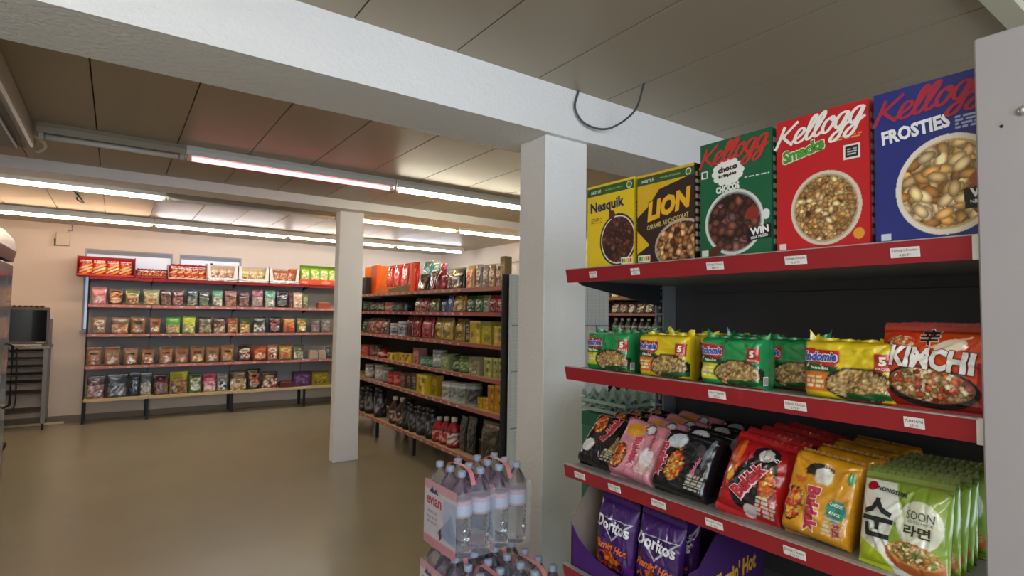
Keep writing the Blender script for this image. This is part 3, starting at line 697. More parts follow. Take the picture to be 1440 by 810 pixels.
GOND = {
 1: [
  (7.228, 6.941, 0.220, 'carton', 'full', '1e1e1c', '3a3a38', '141414', 'black box'),
  (5.601, 5.373, 0.338, 'bag', 'full', '49b4c0', 'd8ecf0', '206070', 'turquoise snack bag'),
  (5.373, 5.211, 0.302, 'bag', 'full', '5ac0cc', 'e0f0f4', '307080', 'pale turquoise snack bag'),
  (5.211, 5.063, 0.284, 'bag', 'full', '46a8b8', 'd0e8ec', '205a68', 'second turquoise snack bag'),
  (5.591, 5.347, 0.192, 'pouch', 'full', '2a1c1a', '8a7468', 'c8bcb0', 'dark brown pouch'),
  (5.320, 5.124, 0.231, 'pouch', 'full', '5c2026', 'b88a84', '3c1418', 'maroon pouch'),
  (5.124, 4.944, 0.277, 'cone', 'full', 'c83a50', '8a2a34', '4c1a20', 'red cone shaped gift bag'),
  (4.944, 4.800, 0.176, 'pouch', 'full', '4a161c', 'a06a60', '2c1012', 'dark red pouch'),
  (4.851, 4.570, 0.201, 'bag', 'full', '1c1a18', 'c8c0b4', '6a6258', 'black and white bag'),
  (4.557, 4.404, 0.220, 'bag', 'full', 'b88a50', 'c83c30', 'd8c8a8', 'tan bag with red patch'),
  (4.394, 4.282, 0.224, 'bag', 'full', '8a8078', 'd0c8bc', '5c544c', 'grey brown bag'),
  (4.278, 4.174, 0.210, 'bag', 'full', '7c746c', 'c0b4a8', '504840', 'darker grey brown bag'),
  (4.170, 4.066, 0.209, 'bag', 'full', '9a7c5c', 'd8c0a0', '6a5040', 'grey bag with tan top'),
  (4.061, 3.965, 0.190, 'bag', 'full', '7a6a5c', 'c8b8a8', '503c30', 'brown grey bag'),
  (3.965, 3.885, 0.263, 'carton', 'full', '8a7248', 'b09868', '5c4a2c', 'tall tan box'),
 ],
 2: [
  (7.185, 6.958, 0.127, 'tin', 'full', '2a2c28', '8a8c80', '404238', 'small dark tin'),
  (6.910, 6.720, 0.115, 'tin', 'full', '30342c', '90947c', '44483c', 'small olive tin'),
  (6.696, 6.493, 0.113, 'tin', 'full', '2c302a', 'a0a490', '3c4038', 'dark green tin'),
  (6.437, 6.250, 0.111, 'tin', 'full', 'b06a5c', 'e0b8a8', '803c30', 'pink tin'),
  (6.217, 6.047, 0.101, 'tin', 'full', '2e3430', '889080', '404840', 'grey green tin'),
  (6.008, 5.843, 0.096, 'tin', 'full', '20221e', '686a60', '303230', 'black tin'),
  (5.650, 5.496, 0.150, 'bag', 'full', 'a86058', 'e0c0b4', '5a2a24', 'pinkish bag'),
  (5.489, 5.309, 0.150, 'bag', 'full', '8a2630', 'd8a098', '5c1820', 'dark red small bag'),
  (5.303, 5.083, 0.144, 'bag', 'full', '6a6830', 'a8a068', '404018', 'olive small bag'),
  (5.037, 4.910, 0.140, 'bag', 'full', '2a3c70', '7088b8', '1c2848', 'dark blue small bag'),
  (4.910, 4.808, 0.173, 'bag', 'full', '3a5090', '90a0c8', '203060', 'taller blue bag'),
  (4.791, 4.548, 0.165, 'bag', 'full', 'a08030', 'd8c070', '6a4c18', 'wide mustard bag'),
  (4.535, 4.396, 0.158, 'bag', 'full', '2a6038', 'b0c8a0', '184020', 'green bag'),
  (4.391, 4.256, 0.158, 'bag', 'full', '3c7848', 'c0d4b0', '204828', 'lighter green bag'),
  (4.256, 4.153, 0.158, 'bag', 'full', 'a8b09c', '486848', 'd8dcd0', 'white and green bag'),
  (4.153, 4.024, 0.157, 'bag', 'full', '982430', 'd88880', '601820', 'red bag'),
  (4.024, 3.895, 0.158, 'bag', 'full', 'a83038', 'e0a090', '681c20', 'bright red bag'),
 ],
 3: [
  (7.225, 7.012, 0.181, 'bag', 'full', '3c4a30', '888c70', '283020', 'dark green bag'),
  (6.987, 6.746, 0.194, 'bag', 'full', '8a4840', 'c09088', '5c2c28', 'dusty red bag'),
  (6.732, 6.532, 0.197, 'bag', 'full', '9a5044', 'c8a090', '60302a', 'dusty pink bag'),
  (6.523, 6.366, 0.191, 'bag', 'full', '6a5048', 'e0d8c8', '3c2c28', 'brown and white bag'),
  (6.282, 6.070, 0.145, 'jar', 'full', 'a8acb4', '3c4460', 'd8dce0', 'silver domed jar'),
  (6.054, 5.861, 0.170, 'jar', 'full', '9aa0a8', '303c58', 'd0d4d8', 'taller silver domed jar'),
  (5.838, 5.684, 0.232, 'bag', 'full', '6a1018', 'a03840', '40080c', 'dark red tall bag'),
  (5.663, 5.502, 0.226, 'bag', 'full', '8c1820', 'd06068', '500c10', 'crimson bag with white print'),
  (5.454, 5.187, 0.241, 'bag', 'full', 'a01c30', 'e07080', '600c18', 'wide glossy red bag'),
  (5.156, 4.974, 0.239, 'bag', 'full', 'a88a28', 'e8d070', '685410', 'gold bag'),
  (4.968, 4.793, 0.241, 'bag', 'full', 'b89830', 'f0dc80', '705c14', 'brighter gold bag'),
  (4.738, 4.543, 0.220, 'bag', 'full', 'a08428', 'ecd068', '5a4810', 'gold bag with creases'),
  (4.533, 4.446, 0.218, 'carton', 'full', '2a1810', 'c8b8a0', '1c100a', 'narrow dark brown box'),
  (4.411, 4.223, 0.202, 'carton', 'dots', 'c8b030', '8a7a20', 'e0d060', 'yellow box with dots'),
  (4.218, 4.048, 0.199, 'carton', 'full', 'b0ac28', 'c8c448', '90901c', 'lime yellow box'),
  (4.037, 3.891, 0.163, 'carton', 'dots', 'cdb850', '8a8030', 'e4d888', 'small pale yellow box'),
 ],
 4: [
  (7.244, 7.110, 0.107, 'tin', 'full', 'a0a090', 'd0d0c0', '606050', 'pale tin at the far end'),
  (7.110, 6.853, 0.132, 'carton', 'full', 'a84030', 'e08060', '702018', 'red orange box'),
  (6.844, 6.693, 0.138, 'tin', 'full', '5c4038', 'a08070', '3c2820', 'brown tin'),
  (6.657, 6.425, 0.107, 'jar', 'full', 'b01c20', 'f0d0c8', '701010', 'red jar'),
  (6.242, 5.989, 0.083, 'carton', 'dots', 'c8a828', '7a6818', 'e8d460', 'yellow carton'),
  (5.974, 5.814, 0.089, 'carton', 'dots', 'd0ac24', '806c14', 'ecd868', 'second yellow carton'),
  (5.807, 5.640, 0.100, 'carton', 'dots', 'd4b030', '806c14', 'ecd868', 'third yellow carton'),
  (5.611, 5.456, 0.173, 'carton', 'full', 'a87468', 'd8b0a4', '744840', 'dusty pink box'),
  (5.439, 5.307, 0.094, 'tin', 'full', '5a8c74', 'a8c8b4', '386850', 'green tin'),
  (5.301, 5.161, 0.103, 'tin', 'full', '3c7858', '98bca4', '285840', 'darker green tin'),
  (5.148, 4.997, 0.178, 'tin', 'full', '98a098', 'd8dcd4', '606860', 'white tin'),
  (4.967, 4.795, 0.155, 'carton', 'full', '8a9a6c', 'c0cca0', '5a683c', 'sage green box'),
  (4.753, 4.626, 0.154, 'jar', 'full', '3c5a30', 'a8b890', '283c20', 'dark green jar'),
  (4.621, 4.445, 0.160, 'jar', 'full', '6a8a44', 'c8d4a8', '405c28', 'wide green jar'),
  (4.415, 4.218, 0.160, 'carton', 'full', '9a9878', '5c6a40', 'c8c8b0', 'beige and green box'),
  (4.186, 4.055, 0.168, 'carton', 'dots', 'b0b468', '607838', 'd8dca0', 'pale lime box'),
  (4.050, 3.963, 0.170, 'carton', 'dots', 'a8b060', '58703c', 'd4d898', 'second pale lime box'),
  (3.959, 3.879, 0.174, 'carton', 'dots', 'b0b46c', '587038', 'dce0a8', 'third pale lime box'),
 ],
 5: [
  (7.108, 6.752, 0.172, 'tin', 'full', 'a4a49c', 'e0e0dc', '606058', 'wide silver tin'),
  (6.728, 6.458, 0.191, 'tin', 'full', 'aaaaa4', 'dcdcd8', '707068', 'silver tin'),
  (6.436, 6.286, 0.184, 'tin', 'full', '88847c', 'b8b4ac', '504c48', 'grey tin'),
  (6.274, 6.122, 0.149, 'tin', 'full', 'a82420', 'e08078', '701410', 'red tin'),
  (6.114, 5.980, 0.160, 'tin', 'full', 'b42a22', 'e08878', '781410', 'second red tin'),
  (5.945, 5.794, 0.163, 'carton', 'full', '6a5044', 'a89080', '3c2c24', 'brown box'),
  (5.783, 5.659, 0.174, 'carton', 'full', '4c3c34', '988c7c', '302420', 'dark brown box'),
  (5.652, 5.519, 0.182, 'carton', 'full', '585048', 'a8a090', '383028', 'grey brown box'),
  (5.458, 5.181, 0.192, 'carton', 'dots', 'c8ac1c', '8a7410', 'e8d860', 'large yellow box'),
  (5.178, 5.058, 0.204, 'carton', 'full', 'a89018', 'c0ac30', '807010', 'shaded yellow box'),  # shaded side of the large yellow box, painted as darker yellow
  (4.954, 4.783, 0.163, 'tin', 'full', 'b8b8b4', '808480', 'e4e4e0', 'large white tin'),
  (4.777, 4.657, 0.169, 'tin', 'full', 'b0b4b0', '707470', 'dce0dc', 'white tin'),
  (4.647, 4.503, 0.178, 'tin', 'full', '9ca49c', '5c6c60', 'd4dcd4', 'white and green tin'),
  (4.490, 4.312, 0.197, 'tin', 'full', '70746c', '282a28', 'b0b4b0', 'silver tin with black band'),
  (4.293, 4.204, 0.093, 'carton', 'dots', 'c8a01c', '9a7810', 'e4c850', 'short yellow carton'),
  (4.199, 4.112, 0.100, 'carton', 'dots', 'd0a820', '9a7810', 'e8cc58', 'second short yellow carton'),
  (4.130, 4.019, 0.220, 'carton', 'dots', 'c08818', '805c10', 'e0b448', 'tall amber carton'),
  (4.015, 3.896, 0.233, 'carton', 'dots', 'c89420', '885c10', 'e4bc50', 'tall orange yellow carton'),
 ],
 6: [
  (7.186, 7.033, 0.310, 'jar', 'full', '1e1e1e', '8a8a88', '101010', 'black tub at the far end'),
  (7.023, 6.818, 0.335, 'jar', 'full', '222222', '888888', '101010', 'black tub'),
  (6.799, 6.405, 0.364, 'jar', 'full', '26282a', 'a0a4a8', '121214', 'large black tub'),
  (6.236, 6.054, 0.305, 'bottle', 'full', '40241a', 'c8b8a8', '281410', 'brown bottle with white cap'),
  (6.030, 5.861, 0.318, 'bottle', 'full', '4a281c', 'd0c0b0', '281410', 'second brown bottle with white cap'),
  (5.853, 5.706, 0.321, 'jar', 'full', '1c1c1e', '707074', '0c0c0e', 'slim black tub'),
  (5.684, 5.523, 0.299, 'jar', 'full', '202022', '787878', '101010', 'black tub with grey label'),
  (5.509, 5.328, 0.309, 'jar', 'full', '1c1e20', '80848c', '101012', 'black tub with silver print'),
  (5.309, 5.138, 0.319, 'jar', 'full', '1e1e20', '8c8c90', '0e0e10', 'glossy black tub'),
  (5.132, 4.987, 0.241, 'bottle', 'full', 'a01c20', 'e8b8b0', '601014', 'red bottle'),
  (4.981, 4.842, 0.264, 'bottle', 'full', 'b02024', 'e8b0a8', '681014', 'second red bottle'),
  (4.837, 4.677, 0.281, 'bottle', 'full', 'a81c22', 'e8e4e0', '681014', 'red bottle with white label'),
  (4.629, 4.493, 0.325, 'bag', 'full', '1c1e1c', '50544c', '0e100e', 'slim black coffee bag'),
  (4.488, 4.330, 0.342, 'bag', 'full', '18181a', '585c60', '0c0c0e', 'black coffee bag'),
  (4.266, 3.916, 0.356, 'bag', 'full', '242420', '6a6c50', '141410', 'large black bag with cream top'),
 ],
}

# ---- snack rack along the back wall
REDS = lip_red('salmon_strip', 'cc8a84'); REDT = lip_red('red_strip', 'a03034'); CREAMS = mat('cream_strip', 'ddc99a', .5)
LZ = [1.98, 1.605, 1.208, .775, .34]
BX = [-.30, .42, 1.50, 2.57, 3.65]
tk = {j: [-.22 + .2 * k for k in range(19)] for j in range(1, 4)}
wr = rack('snack_rack', 'long grey snack rack with salmon shelf edges along the back wall', (0, 9.35, 0), 0, BX, .41, LZ,
          [SHELFG, SHELFG, SHELFG, SHELFG, CREAMB], [REDT, REDS, REDS, REDS, CREAMS], 2.0, .04, tk=tk)
SN = {1: "the wall rack's second shelf", 2: "the wall rack's third shelf", 3: "the wall rack's fourth shelf", 4: "the wall rack's bottom shelf"}
for r in LEFT:
    for i, (a, b, h, kind, st, c1, c2, c3, d) in enumerate(LEFT[r]):
        goods(kind, st, (b - a) * .97, h * .98, c1, c2, c3, '%s, %s from left on %s' % (d, ORD[i], SN[r]), ((a + b) / 2, 9.35 + .11 + (.02 if kind == 'carton' else 0), LZ[r] - .004), 0,
              'goods on ' + SN[r], 100 * r + i)
# ---- shelf-ready display trays on top
def display_tray(label, x0, x1, z, hs, hf, hb, dep, col, front_cut, loc, rz, inner, name='display_tray', frontmark=None, sidecol=None):
    """open cardboard tray: low front, raked sides"""
    t = thing(name, label, 'display tray', loc, rz); w = x1 - x0; s = sidecol or col
    MB().box(0, w, 0, dep, 0, .006, col).build('tray_floor', CARD, t)
    b = MB()
    if front_cut: b.prism([(0, 0), (w, 0), (w, hs), (w - .035, hs), (w - .06, hf), (.06, hf), (.035, hs), (0, hs)], 0, .005, 'y', col)
    else: b.box(0, w, 0, .005, 0, hf, col)
    if frontmark: frontmark(b, w, hf)
    b.build('tray_front', CARD, t)
    for x in (0, w - .005): MB().prism([(0, 0), (dep, 0), (dep, hb), (dep * .35, hb), (0, hs)], x, x + .005, 'x', s).build('tray_side', CARD, t)
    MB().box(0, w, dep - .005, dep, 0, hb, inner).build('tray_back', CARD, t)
    return t
def packs_in(n, x0, x1, y, z, w, h, t, style, c, label, group, name, cat, kind='pillow', lean=-.12, rz=0, seed=1, roll=0.0, along='x', nn=18):
    mes = [soft(kind, w, h, t, style, *c, seed + k, nn) for k in range(min(n, 3))]
    for k in range(n):
        u = x0 + (x1 - x0) * ((k + .5) / n); r = random.Random(seed * 9 + k)
        loc = (u, y, z) if along == 'x' else (y, u, z)
        o = obj(name, mes[k % len(mes)], None, loc); o.rotation_euler = (lean, roll, rz + r.uniform(-.04, .04))
        tag(o, label % ORD[k], cat, group)
ZT = 1.98
def strokes(b, w, hf, c1='b81c24', c2='26282e'):
    b.prism([(.0, hf * .7), (w * .3, hf * .45), (w * .3, hf * .38), (.0, hf * .6)], -.002, 0, 'y', c2)
    b.prism([(w * .62, hf * .3), (w, hf * .62), (w, hf * .45), (w * .66, hf * .18)], -.002, 0, 'y', c2)
    letter(b, flat(0), 'snack', w * .47, hf * .3, w * .2, hf * .3, c1, shear=.3, bold=.02, lift=.002)
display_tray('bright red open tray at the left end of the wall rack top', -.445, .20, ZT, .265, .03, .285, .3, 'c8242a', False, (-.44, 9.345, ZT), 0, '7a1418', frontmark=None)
packs_in(4, -.42, .175, 9.46, ZT + .008, .15, .25, .06, 'hotdog', ('c02028', 'f0c040', 'f0e0b0'), 'red chip bag with yellow diagonal sausages, %s from left in red tray', 'chip bags in the red tray', 'chip_bag', 'chips', lean=-.1, seed=31)
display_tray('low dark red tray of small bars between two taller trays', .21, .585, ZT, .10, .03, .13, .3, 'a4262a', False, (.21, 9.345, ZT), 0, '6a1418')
packs_in(8, .22, .575, 9.42, ZT + .008, .062, .13, .05, 'hotdog', ('8a1a20', 'd8702c', 'e09048'), 'small orange and red snack packet, %s from left in low tray', 'small packets in the low red tray', 'snack_packet', 'snack', lean=-.1, seed=41, roll=.15, nn=8)
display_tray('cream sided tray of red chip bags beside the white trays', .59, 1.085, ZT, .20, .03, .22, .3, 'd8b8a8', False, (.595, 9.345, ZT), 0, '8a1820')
packs_in(5, .62, 1.07, 9.46, ZT + .008, .105, .225, .05, 'hotdog', ('a0141c', 'e8b83c', 'c83038'), 'dark red chip bag with yellow stripes, %s from left in cream tray', 'chip bags in the cream sided tray', 'chip_bag', 'chips', lean=-.1, seed=51, roll=.08)
for q, (a, b, c, nm) in enumerate([(1.09, 1.50, ('d8b898', 'b87848', 'e8dcc8'), 'beige'), (1.51, 1.945, ('dcc890', 'c89c38', 'ece0b8'), 'pale yellow'), (1.955, 2.405, ('b87048', 'c85c28', 'e0b890'), 'orange')]):
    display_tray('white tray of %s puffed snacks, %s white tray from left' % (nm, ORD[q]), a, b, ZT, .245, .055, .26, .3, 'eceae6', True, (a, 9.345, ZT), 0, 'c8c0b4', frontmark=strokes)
    packs_in(3, a + .04, b - .04, 9.46, ZT + .008, (b - a) * .31, .215, .05, 'clear', c, nm + ' snack bag, %s from left inside its white tray', 'snack bags in the %s tray' % nm, 'snack_bag', 'snack', lean=-.1, seed=61 + q * 7, roll=.1, nn=20)
def orange_mark(b, w, hf):
    letter(b, flat(0), 'chips', .09, hf * .5, .09, hf * .5, 'f4e0d4', shear=.3, bold=.03, lift=.002)
    b.prism([(w * .62 + .03 * math.cos(a) * 2.4, hf * .5 + .03 * math.sin(a)) for a in [k * math.pi / 7 for k in range(14)]], -.002, 0, 'y', 'e88a60')
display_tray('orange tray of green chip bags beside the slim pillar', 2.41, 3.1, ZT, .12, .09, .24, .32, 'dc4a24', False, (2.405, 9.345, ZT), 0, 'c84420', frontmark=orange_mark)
tag(MB().box(0, .14, 0, .2, 0, .26, 'd8602c', bev=.004).build('orange_carton', CARD), 'plain orange carton standing behind the trays beside green chip bags', 'box').location = (2.30, 9.52, ZT)
packs_in(4, 2.45, 3.06, 9.46, ZT + .03, .165, .30, .06, 'full', ('86b82c', 'd8e070', 'e8d890'), 'lime green chip bag, %s from left in orange tray', 'lime chip bags', 'chip_bag', 'chips', lean=-.1, seed=71)

# ------------------------------------------------------------------ middle gondola (faces left, runs into the depth)
GR = lip_red('wine_strip', 'b86a68'); GZ = [1.785, 1.565, 1.29, 1.005, .72, .275]
NR = -math.pi / 2
gl = 7.85
def gx(Y): return gl - Y     # local x of a world Y
GB = [0, gx(6.7), gx(5.65), gx(4.60), gx(3.815)]
tkg = {j: [.08 + .155 * k + (j % 2) * .05 for k in range(22)] for j in range(6)}
go = rack('gondola_rack', 'long dark steel gondola with wine red shelf edges behind the column', (2.60, gl, 0), NR, GB, .50, GZ, [CREAMB, SHELFG, CREAMB, CREAMB, CREAMB, CREAMB],
          [mat('cream_red_strip', 'c48c80', .5), GR, GR, GR, GR, GR], 1.92, .034, back=DGREY, upright=DGREY, tk=tkg)
MB().box(-.014, -.002, .0, .5, .1, 1.78).build('end_frame', DGREY, go)
# its other side and its end frame
MB().box(GB[-1] + .0, GB[-1] + .012, -.004, .53, .1, 1.88).build('end_frame', mat('end_dark', '2c2624', .5), go)
gr2 = rack('gondola_far_side', 'far side of the steel gondola, hidden behind the column', (3.76, 3.80, 0), math.pi / 2, [0, 1.15, 2.3, 3.47], .50, [1.785, 1.45, 1.1, .7, .275], CREAMB, GR, 1.92, .034, back=DGREY)
t = thing('grid_panel', 'white wire grid panel closing the end of the gondola', 'grid panel', (2.64, 3.765, 0))
b = MB()
for k in range(23): b.box(.02 + k * .05 - .0015, .02 + k * .05 + .0015, -.008, -.004, .12, 1.86)
b.build('vertical_wires', WHITEP, t)['kind'] = 'stuff'
b = MB()
for k in range(58): b.box(0, 1.14, -.011, -.008, .12 + k * .03, .123 + k * .03)
b.build('cross_wires', WHITEP, t)['kind'] = 'stuff'
MB().box(0, 1.14, 0, .012, .08, 1.88, bev=.003).build('backing_board', mat('board_white', 'd6d8d0', .6), t)
for z in (.62, 1.08, 1.46): MB().box(.02, 1.12, -.02, -.011, z, z + .006).build('cross_rail', METAL, t)
GS = {1: "the gondola's top shelf", 2: "the gondola's second shelf", 3: "the gondola's third shelf", 4: "the gondola's fourth shelf", 5: "the gondola's fifth shelf", 6: "the gondola's bottom shelf"}
for r in GOND:
    for i, (a, b, h, kind, st, c1, c2, c3, d) in enumerate(GOND[r]):
        w = (a - b); h = min(h, (GZ[r - 2] - GZ[r - 1] - .05) if r > 1 else .5)
        dx = .11
        if 'turquoise' in d: dx = .17
        if d == 'black box': dx = .05
        ww = w * (.9 if kind in ('carton', 'bag', 'pouch') else .98)
        goods(kind, st, ww, h, c1, c2, c3, '%s, %s from far end on %s' % (d, ORD[i], GS[r]), (2.60 + dx, (a + b) / 2, GZ[r - 1] - .004), NR, 'goods on ' + GS[r], 1000 + 100 * r + i,
              depth=(.07 if d == 'black box' else min(.16, max(.07, ww * .7))) if kind == 'carton' else None)
# big orange display on the gondola's top shelf
t = thing('display_tray', 'bright orange display box of red chip bags on the gondola top', 'display tray', (2.70, 7.22, GZ[0]), NR)
MB().prism([(0, 0), (.42, 0), (.42, .40), (.25, .40), (0, .36)], 0, .006, 'x', 'e07a1c').build('tray_side', CARD, t)
MB().box(.22, .42, .0, .06, 0, .37, 'e86420', bev=.004).build('orange_panel', CARD, t)
MB().box(1.40, 1.47, .0, .03, 0, .33, 'e0562c', bev=.004).build('orange_panel', CARD, t)
b = MB().box(.46, 1.40, -.004, .002, 0, .075, 'd8742c'); b.prism([(.82, 0), (1.40, 0), (1.40, .085), (.82, .05)], -.008, -.004, 'y', '5a5a1c'); b.build('tray_front', CARD, t)
MB().box(0, 1.5, .36, .366, 0, .16, 'c84a1c').build('tray_back', CARD, t)
MB().box(0, 1.5, 0, .36, 0, .005, 'c84a1c').build('tray_floor', CARD, t)
for k in range(4):
    me = soft('pillow', .21, .35, .07, 'full', 'd83028', 'f0a090', 'e85040', 300 + k, 18)
    o = obj('chip_bag', me, None, (2.80, 6.62 - .225 * k, GZ[0] + .01)); o.rotation_euler = (-.1, 0, NR); tag(o, 'tall red chip bag, %s from left in the orange display box' % ORD[k], 'chips', 'red chip bags in the orange display')
for k in range(2):
    me = soft('pillow', .12, .31, .06, 'full', 'e8a020', 'f0c840', 'd86820', 310 + k, 14)
    o = obj('chip_bag', me, None, (2.84, 7.13 - .0 - .12 * k + .13, GZ[0] + .006)); o.rotation_euler = (-.1, 0, NR); tag(o, 'yellow orange chip bag, %s from left beside the orange display' % ORD[k], 'chips', 'yellow chip bags beside the display')

# ------------------------------------------------------------------ rack on the right wall seen through the gap
r2 = rack('side_rack', 'wall rack seen through the gap above the green noodle packs', (4.75, 6.9, 0), NR, [0, 1.1, 2.2, 3.3, 4.4], .41, [1.77, 1.585, 1.33, .95, .35], CREAMB, mat('tan_strip', 'c09078', .5), 2.0, .03, back=DGREY)
cols = [('4a2c26', 'e8dcc8', 'c8b8a0'), ('5c3a30', 'd8c8b0', '8a6a58'), ('3a2622', 'ece4d8', 'b8a490'), ('6a4a3c', 'e0d0b8', '4a3028')]
for k in range(7):
    goods('pouch', 'full', .125, .135, *cols[k % 4], 'brown and cream pouch, %s from left on the side wall rack' % ORD[k], (4.86, 4.72 - .13 * k, 1.581), NR, 'pouches on the side wall rack', 500 + k)
for k in range(7):
    goods('pouch', 'clear', .125, .15, 'c88a3c', 'f0d8a0', 'd8a860', 'pouch with orange light painted in, %s from left on the side wall rack' % ORD[k], (4.86, 4.72 - .13 * k, 1.766), NR, 'pouches painted orange-lit on the side wall rack', 520 + k)  # orange light on this row is painted into the pouch colours
for k in range(8):
    goods('bottle', 'full', .085, .2, '2c2a24' if k % 2 else '3a4434', 'a8a898', 'c8c8c0', 'dark bottle, %s from left on the side wall rack' % ORD[k], (4.84, 4.70 - .10 * k, 1.326), NR, 'dark bottles on the side wall rack', 540 + k)
# ------------------------------------------------------------------ near red-edged rack at right
YL = 1.453                          # left end; local x = YL - Y
RX = 1.265
RED = lip_red('bright_red_strip', '9c232b')
NZ = [1.705, 1.376, 1.050, .721]
nr = thing('red_edged_rack', 'near dark rack with wide red shelf edges at the right', 'shelf rack', (RX, YL, 0), NR)
NGR = mat('near_back_panel', '4c4c4f', .5, .1, vary=.06)
for k in range(5): MB().box(.004, 1.26, .543, .555, .10 + .385 * k, .4853 + .385 * k, bev=.002).build('back_panel', NGR, nr)
for x in (0, 1.262):
    b = MB().box(x - .022, x - .014, .47, .55, 0, 2.0).box(x + .014, x + .022, .47, .55, 0, 2.0).box(x - .022, x + .022, .54, .56, 0, 2.0)
    for k in range(40): b.box(x - .006, x + .006, .47, .474, .03 + k * .05, .05 + k * .05).box(x - .014, x + .014, .468, .472, .056 + k * .05, .064 + k * .05)
    b.build('upright', mat('upright_grey', '8e9192', .45, .3), nr)
NPL = mat('near_shelf_grey', '8a8780', .4, .1, vary=.04)
UND = mat('silver_edge', 'b9b6b2', .35, .4)
LH = .043
WORDS = {0: [(1.325, 'Nesquik', '3.95 Fr'), (1.145, 'Lion', '3.95 Fr'), (.873, "Kellogg's Chocos", '4.80 Fr'), (.663, "Kellogg's Smacks", '4.20 Fr'), (.447, "Kellogg's Frosties", '4.80 Fr')],
         1: [(.868, 'Indomie Vegetable', '0.95 Fr'), (.667, 'Indomie Chicken', '0.95 Fr'), (.437, 'Kimchi', '2.95 Fr')],
         2: [(1.38, 'Buldak Carbo', '3.10 Fr'), (1.225, 'Buldak Carbonara', '3.10 Fr'), (1.055, 'Buldak Black', '3.10 Fr'), (.877, 'Buldak 2x Spicy', '3.10 Fr'), (.672, 'Buldak Cheese', '3.10 Fr')], 3: []}
for j, z in enumerate(NZ):
    s = MB().box(.002, 1.26, .012, .543, z - .034, z - .004, bev=.002).build('shelf', NPL, nr)
    MB().prism([(-.001, z - LH), (-.010, z), (.004, z), (.012, z - LH)], -.004, 1.112, 'x').build('price_strip', RED, s)
    MB().box(-.004, 1.114, -.0115, .006, z, z + .0022).build('strip_rim', UND, s)
    MB().box(1.112, 1.125, -.009, .004, z - LH - .001, z + .002).box(1.13, 1.136, -.004, .01, z - LH + .004, z).build('strip_end', WHITEP, s)
    for Y, a, c in WORDS[j]:
        ww = .05 if len(a) > 7 else .034
        o = ticket(s, YL - Y, z, LH, ww, .0205 if len(a) < 8 else .02, (a, c)); o.rotation_euler = (.20, 0, 0); o.location.y = -.0066
    for x in (.003, 1.259): MB().prism([(.03, z - .034), (.54, z - .034), (.54, z - .12), (.5, z - .12), (.06, z - .05)], x - .002, x + .002, 'x').build('bracket', DGREY, nr)
MB().box(0, 1.26, .03, .55, 0, .1).build('base_plinth', DGREY, nr)

t = thing('grey_side_panel', 'tall plain grey metal panel filling the right edge', 'panel', (1.232, .326, 0))
MB().box(0, .022, -1.5, 0, .02, 2.053, bev=.003).build('panel_sheet', mat('panel_grey', 'a5a0a1', .5, .05, vary=.03, vscale=2), t)
MB().lathe([(.008, 0), (.008, .003), (.004, .006), (.001, .0065)], 12).build('screw_head', mat('bright_steel', 'd0d0d0', .25, .9), t, True).location = (-.0001, -.064, 1.905)
t.children[-1].rotation_euler = (0, -math.pi / 2, 0)
o = MB().lathe([(.0028, 0), (.0028, .0006)], 10).build('screw_hole', BLACK, t); o.location = (-.0001, -.036, 1.886); o.rotation_euler = (0, -math.pi / 2, 0)



def cereal(name, label, Yc, w, h, d, cv, side, sidecv, top, letters, extra=None, dx=0):
    t = thing(name, label, 'cereal box', (1.277 + d / 2 + dx, Yc, NZ[0] + .0005), NR, 'cereal boxes on the top red shelf')
    obj('carton', carton_me(w, h, d, cv, side, top, sidecv), t)
    for nm, lst in letters.items():
        for f in lst:
            b = MB(); f(b, flat(-d / 2)); b.build(nm, PAPER, t)
    return t
def Lt(s, cx, cz, w, h, col, ang=0, **k): return lambda b, fr: letter(b, fr, s, cx, cz, w, h, col, ang, tol=9, lift=.0006, **k)
def Scr(cz, col, w=.205): return lambda b, fr: script_text(b, fr, 'Kellogg', -.004, cz - .006, w * .95, .074, col, 7)
def Bx(x0, x1, z0, z1, c): return lambda b, fr: b.box(x0, x1, fr(0, 0) - .0004, fr(0, 0), z0, z1, c)

CH = ['5a2a20', '6e3a2c', '43201a', '7c4838']
# 1 yellow chocolate ball cereal
w, h, d = .204, .272, .062
cv = Cv(w, h, 150, 'e9c91c', 1)
cv.rect(-w / 2, w / 2, h - .035, h - .008, '2f5a2a'); cv.ell(.083, h - .021, .011, .011, 'e8e4c8'); cv.ell(.083, h - .021, .008, .008, '4f7a3c')
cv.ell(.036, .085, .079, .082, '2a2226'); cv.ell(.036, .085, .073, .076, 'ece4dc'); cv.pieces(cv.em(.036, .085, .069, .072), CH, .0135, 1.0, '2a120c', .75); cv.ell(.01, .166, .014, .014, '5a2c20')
cv.rect(.05, .098, .006, .026, 'f0ece4')
for k, c in enumerate(('1f8a4a', '8ac03c', 'f0d020', 'e88a20', 'd83a20')): cv.rect(.053 + .0086 * k, .0605 + .0086 * k, .010, .022, c)
cv.lines(-.085, -.035, .145, .165, '8a6a18', 3)
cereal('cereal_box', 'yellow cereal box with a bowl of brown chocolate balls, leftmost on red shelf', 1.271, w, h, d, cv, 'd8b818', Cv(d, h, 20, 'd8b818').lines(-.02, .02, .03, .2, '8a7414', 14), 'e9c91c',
       {'brand_lettering': [Lt('Nesquik', -.012, .197, .15, .044, '1c2458', 3, bold=.035), Lt('NESTLÉ', -.062, h - .0215, .045, .012, 'f0f0e4', bold=.02)], 'small_print': [Lt('50% CÉRÉALES COMPLÈTES', .018, h - .0215, .075, .006, 'c8d8a8')]})
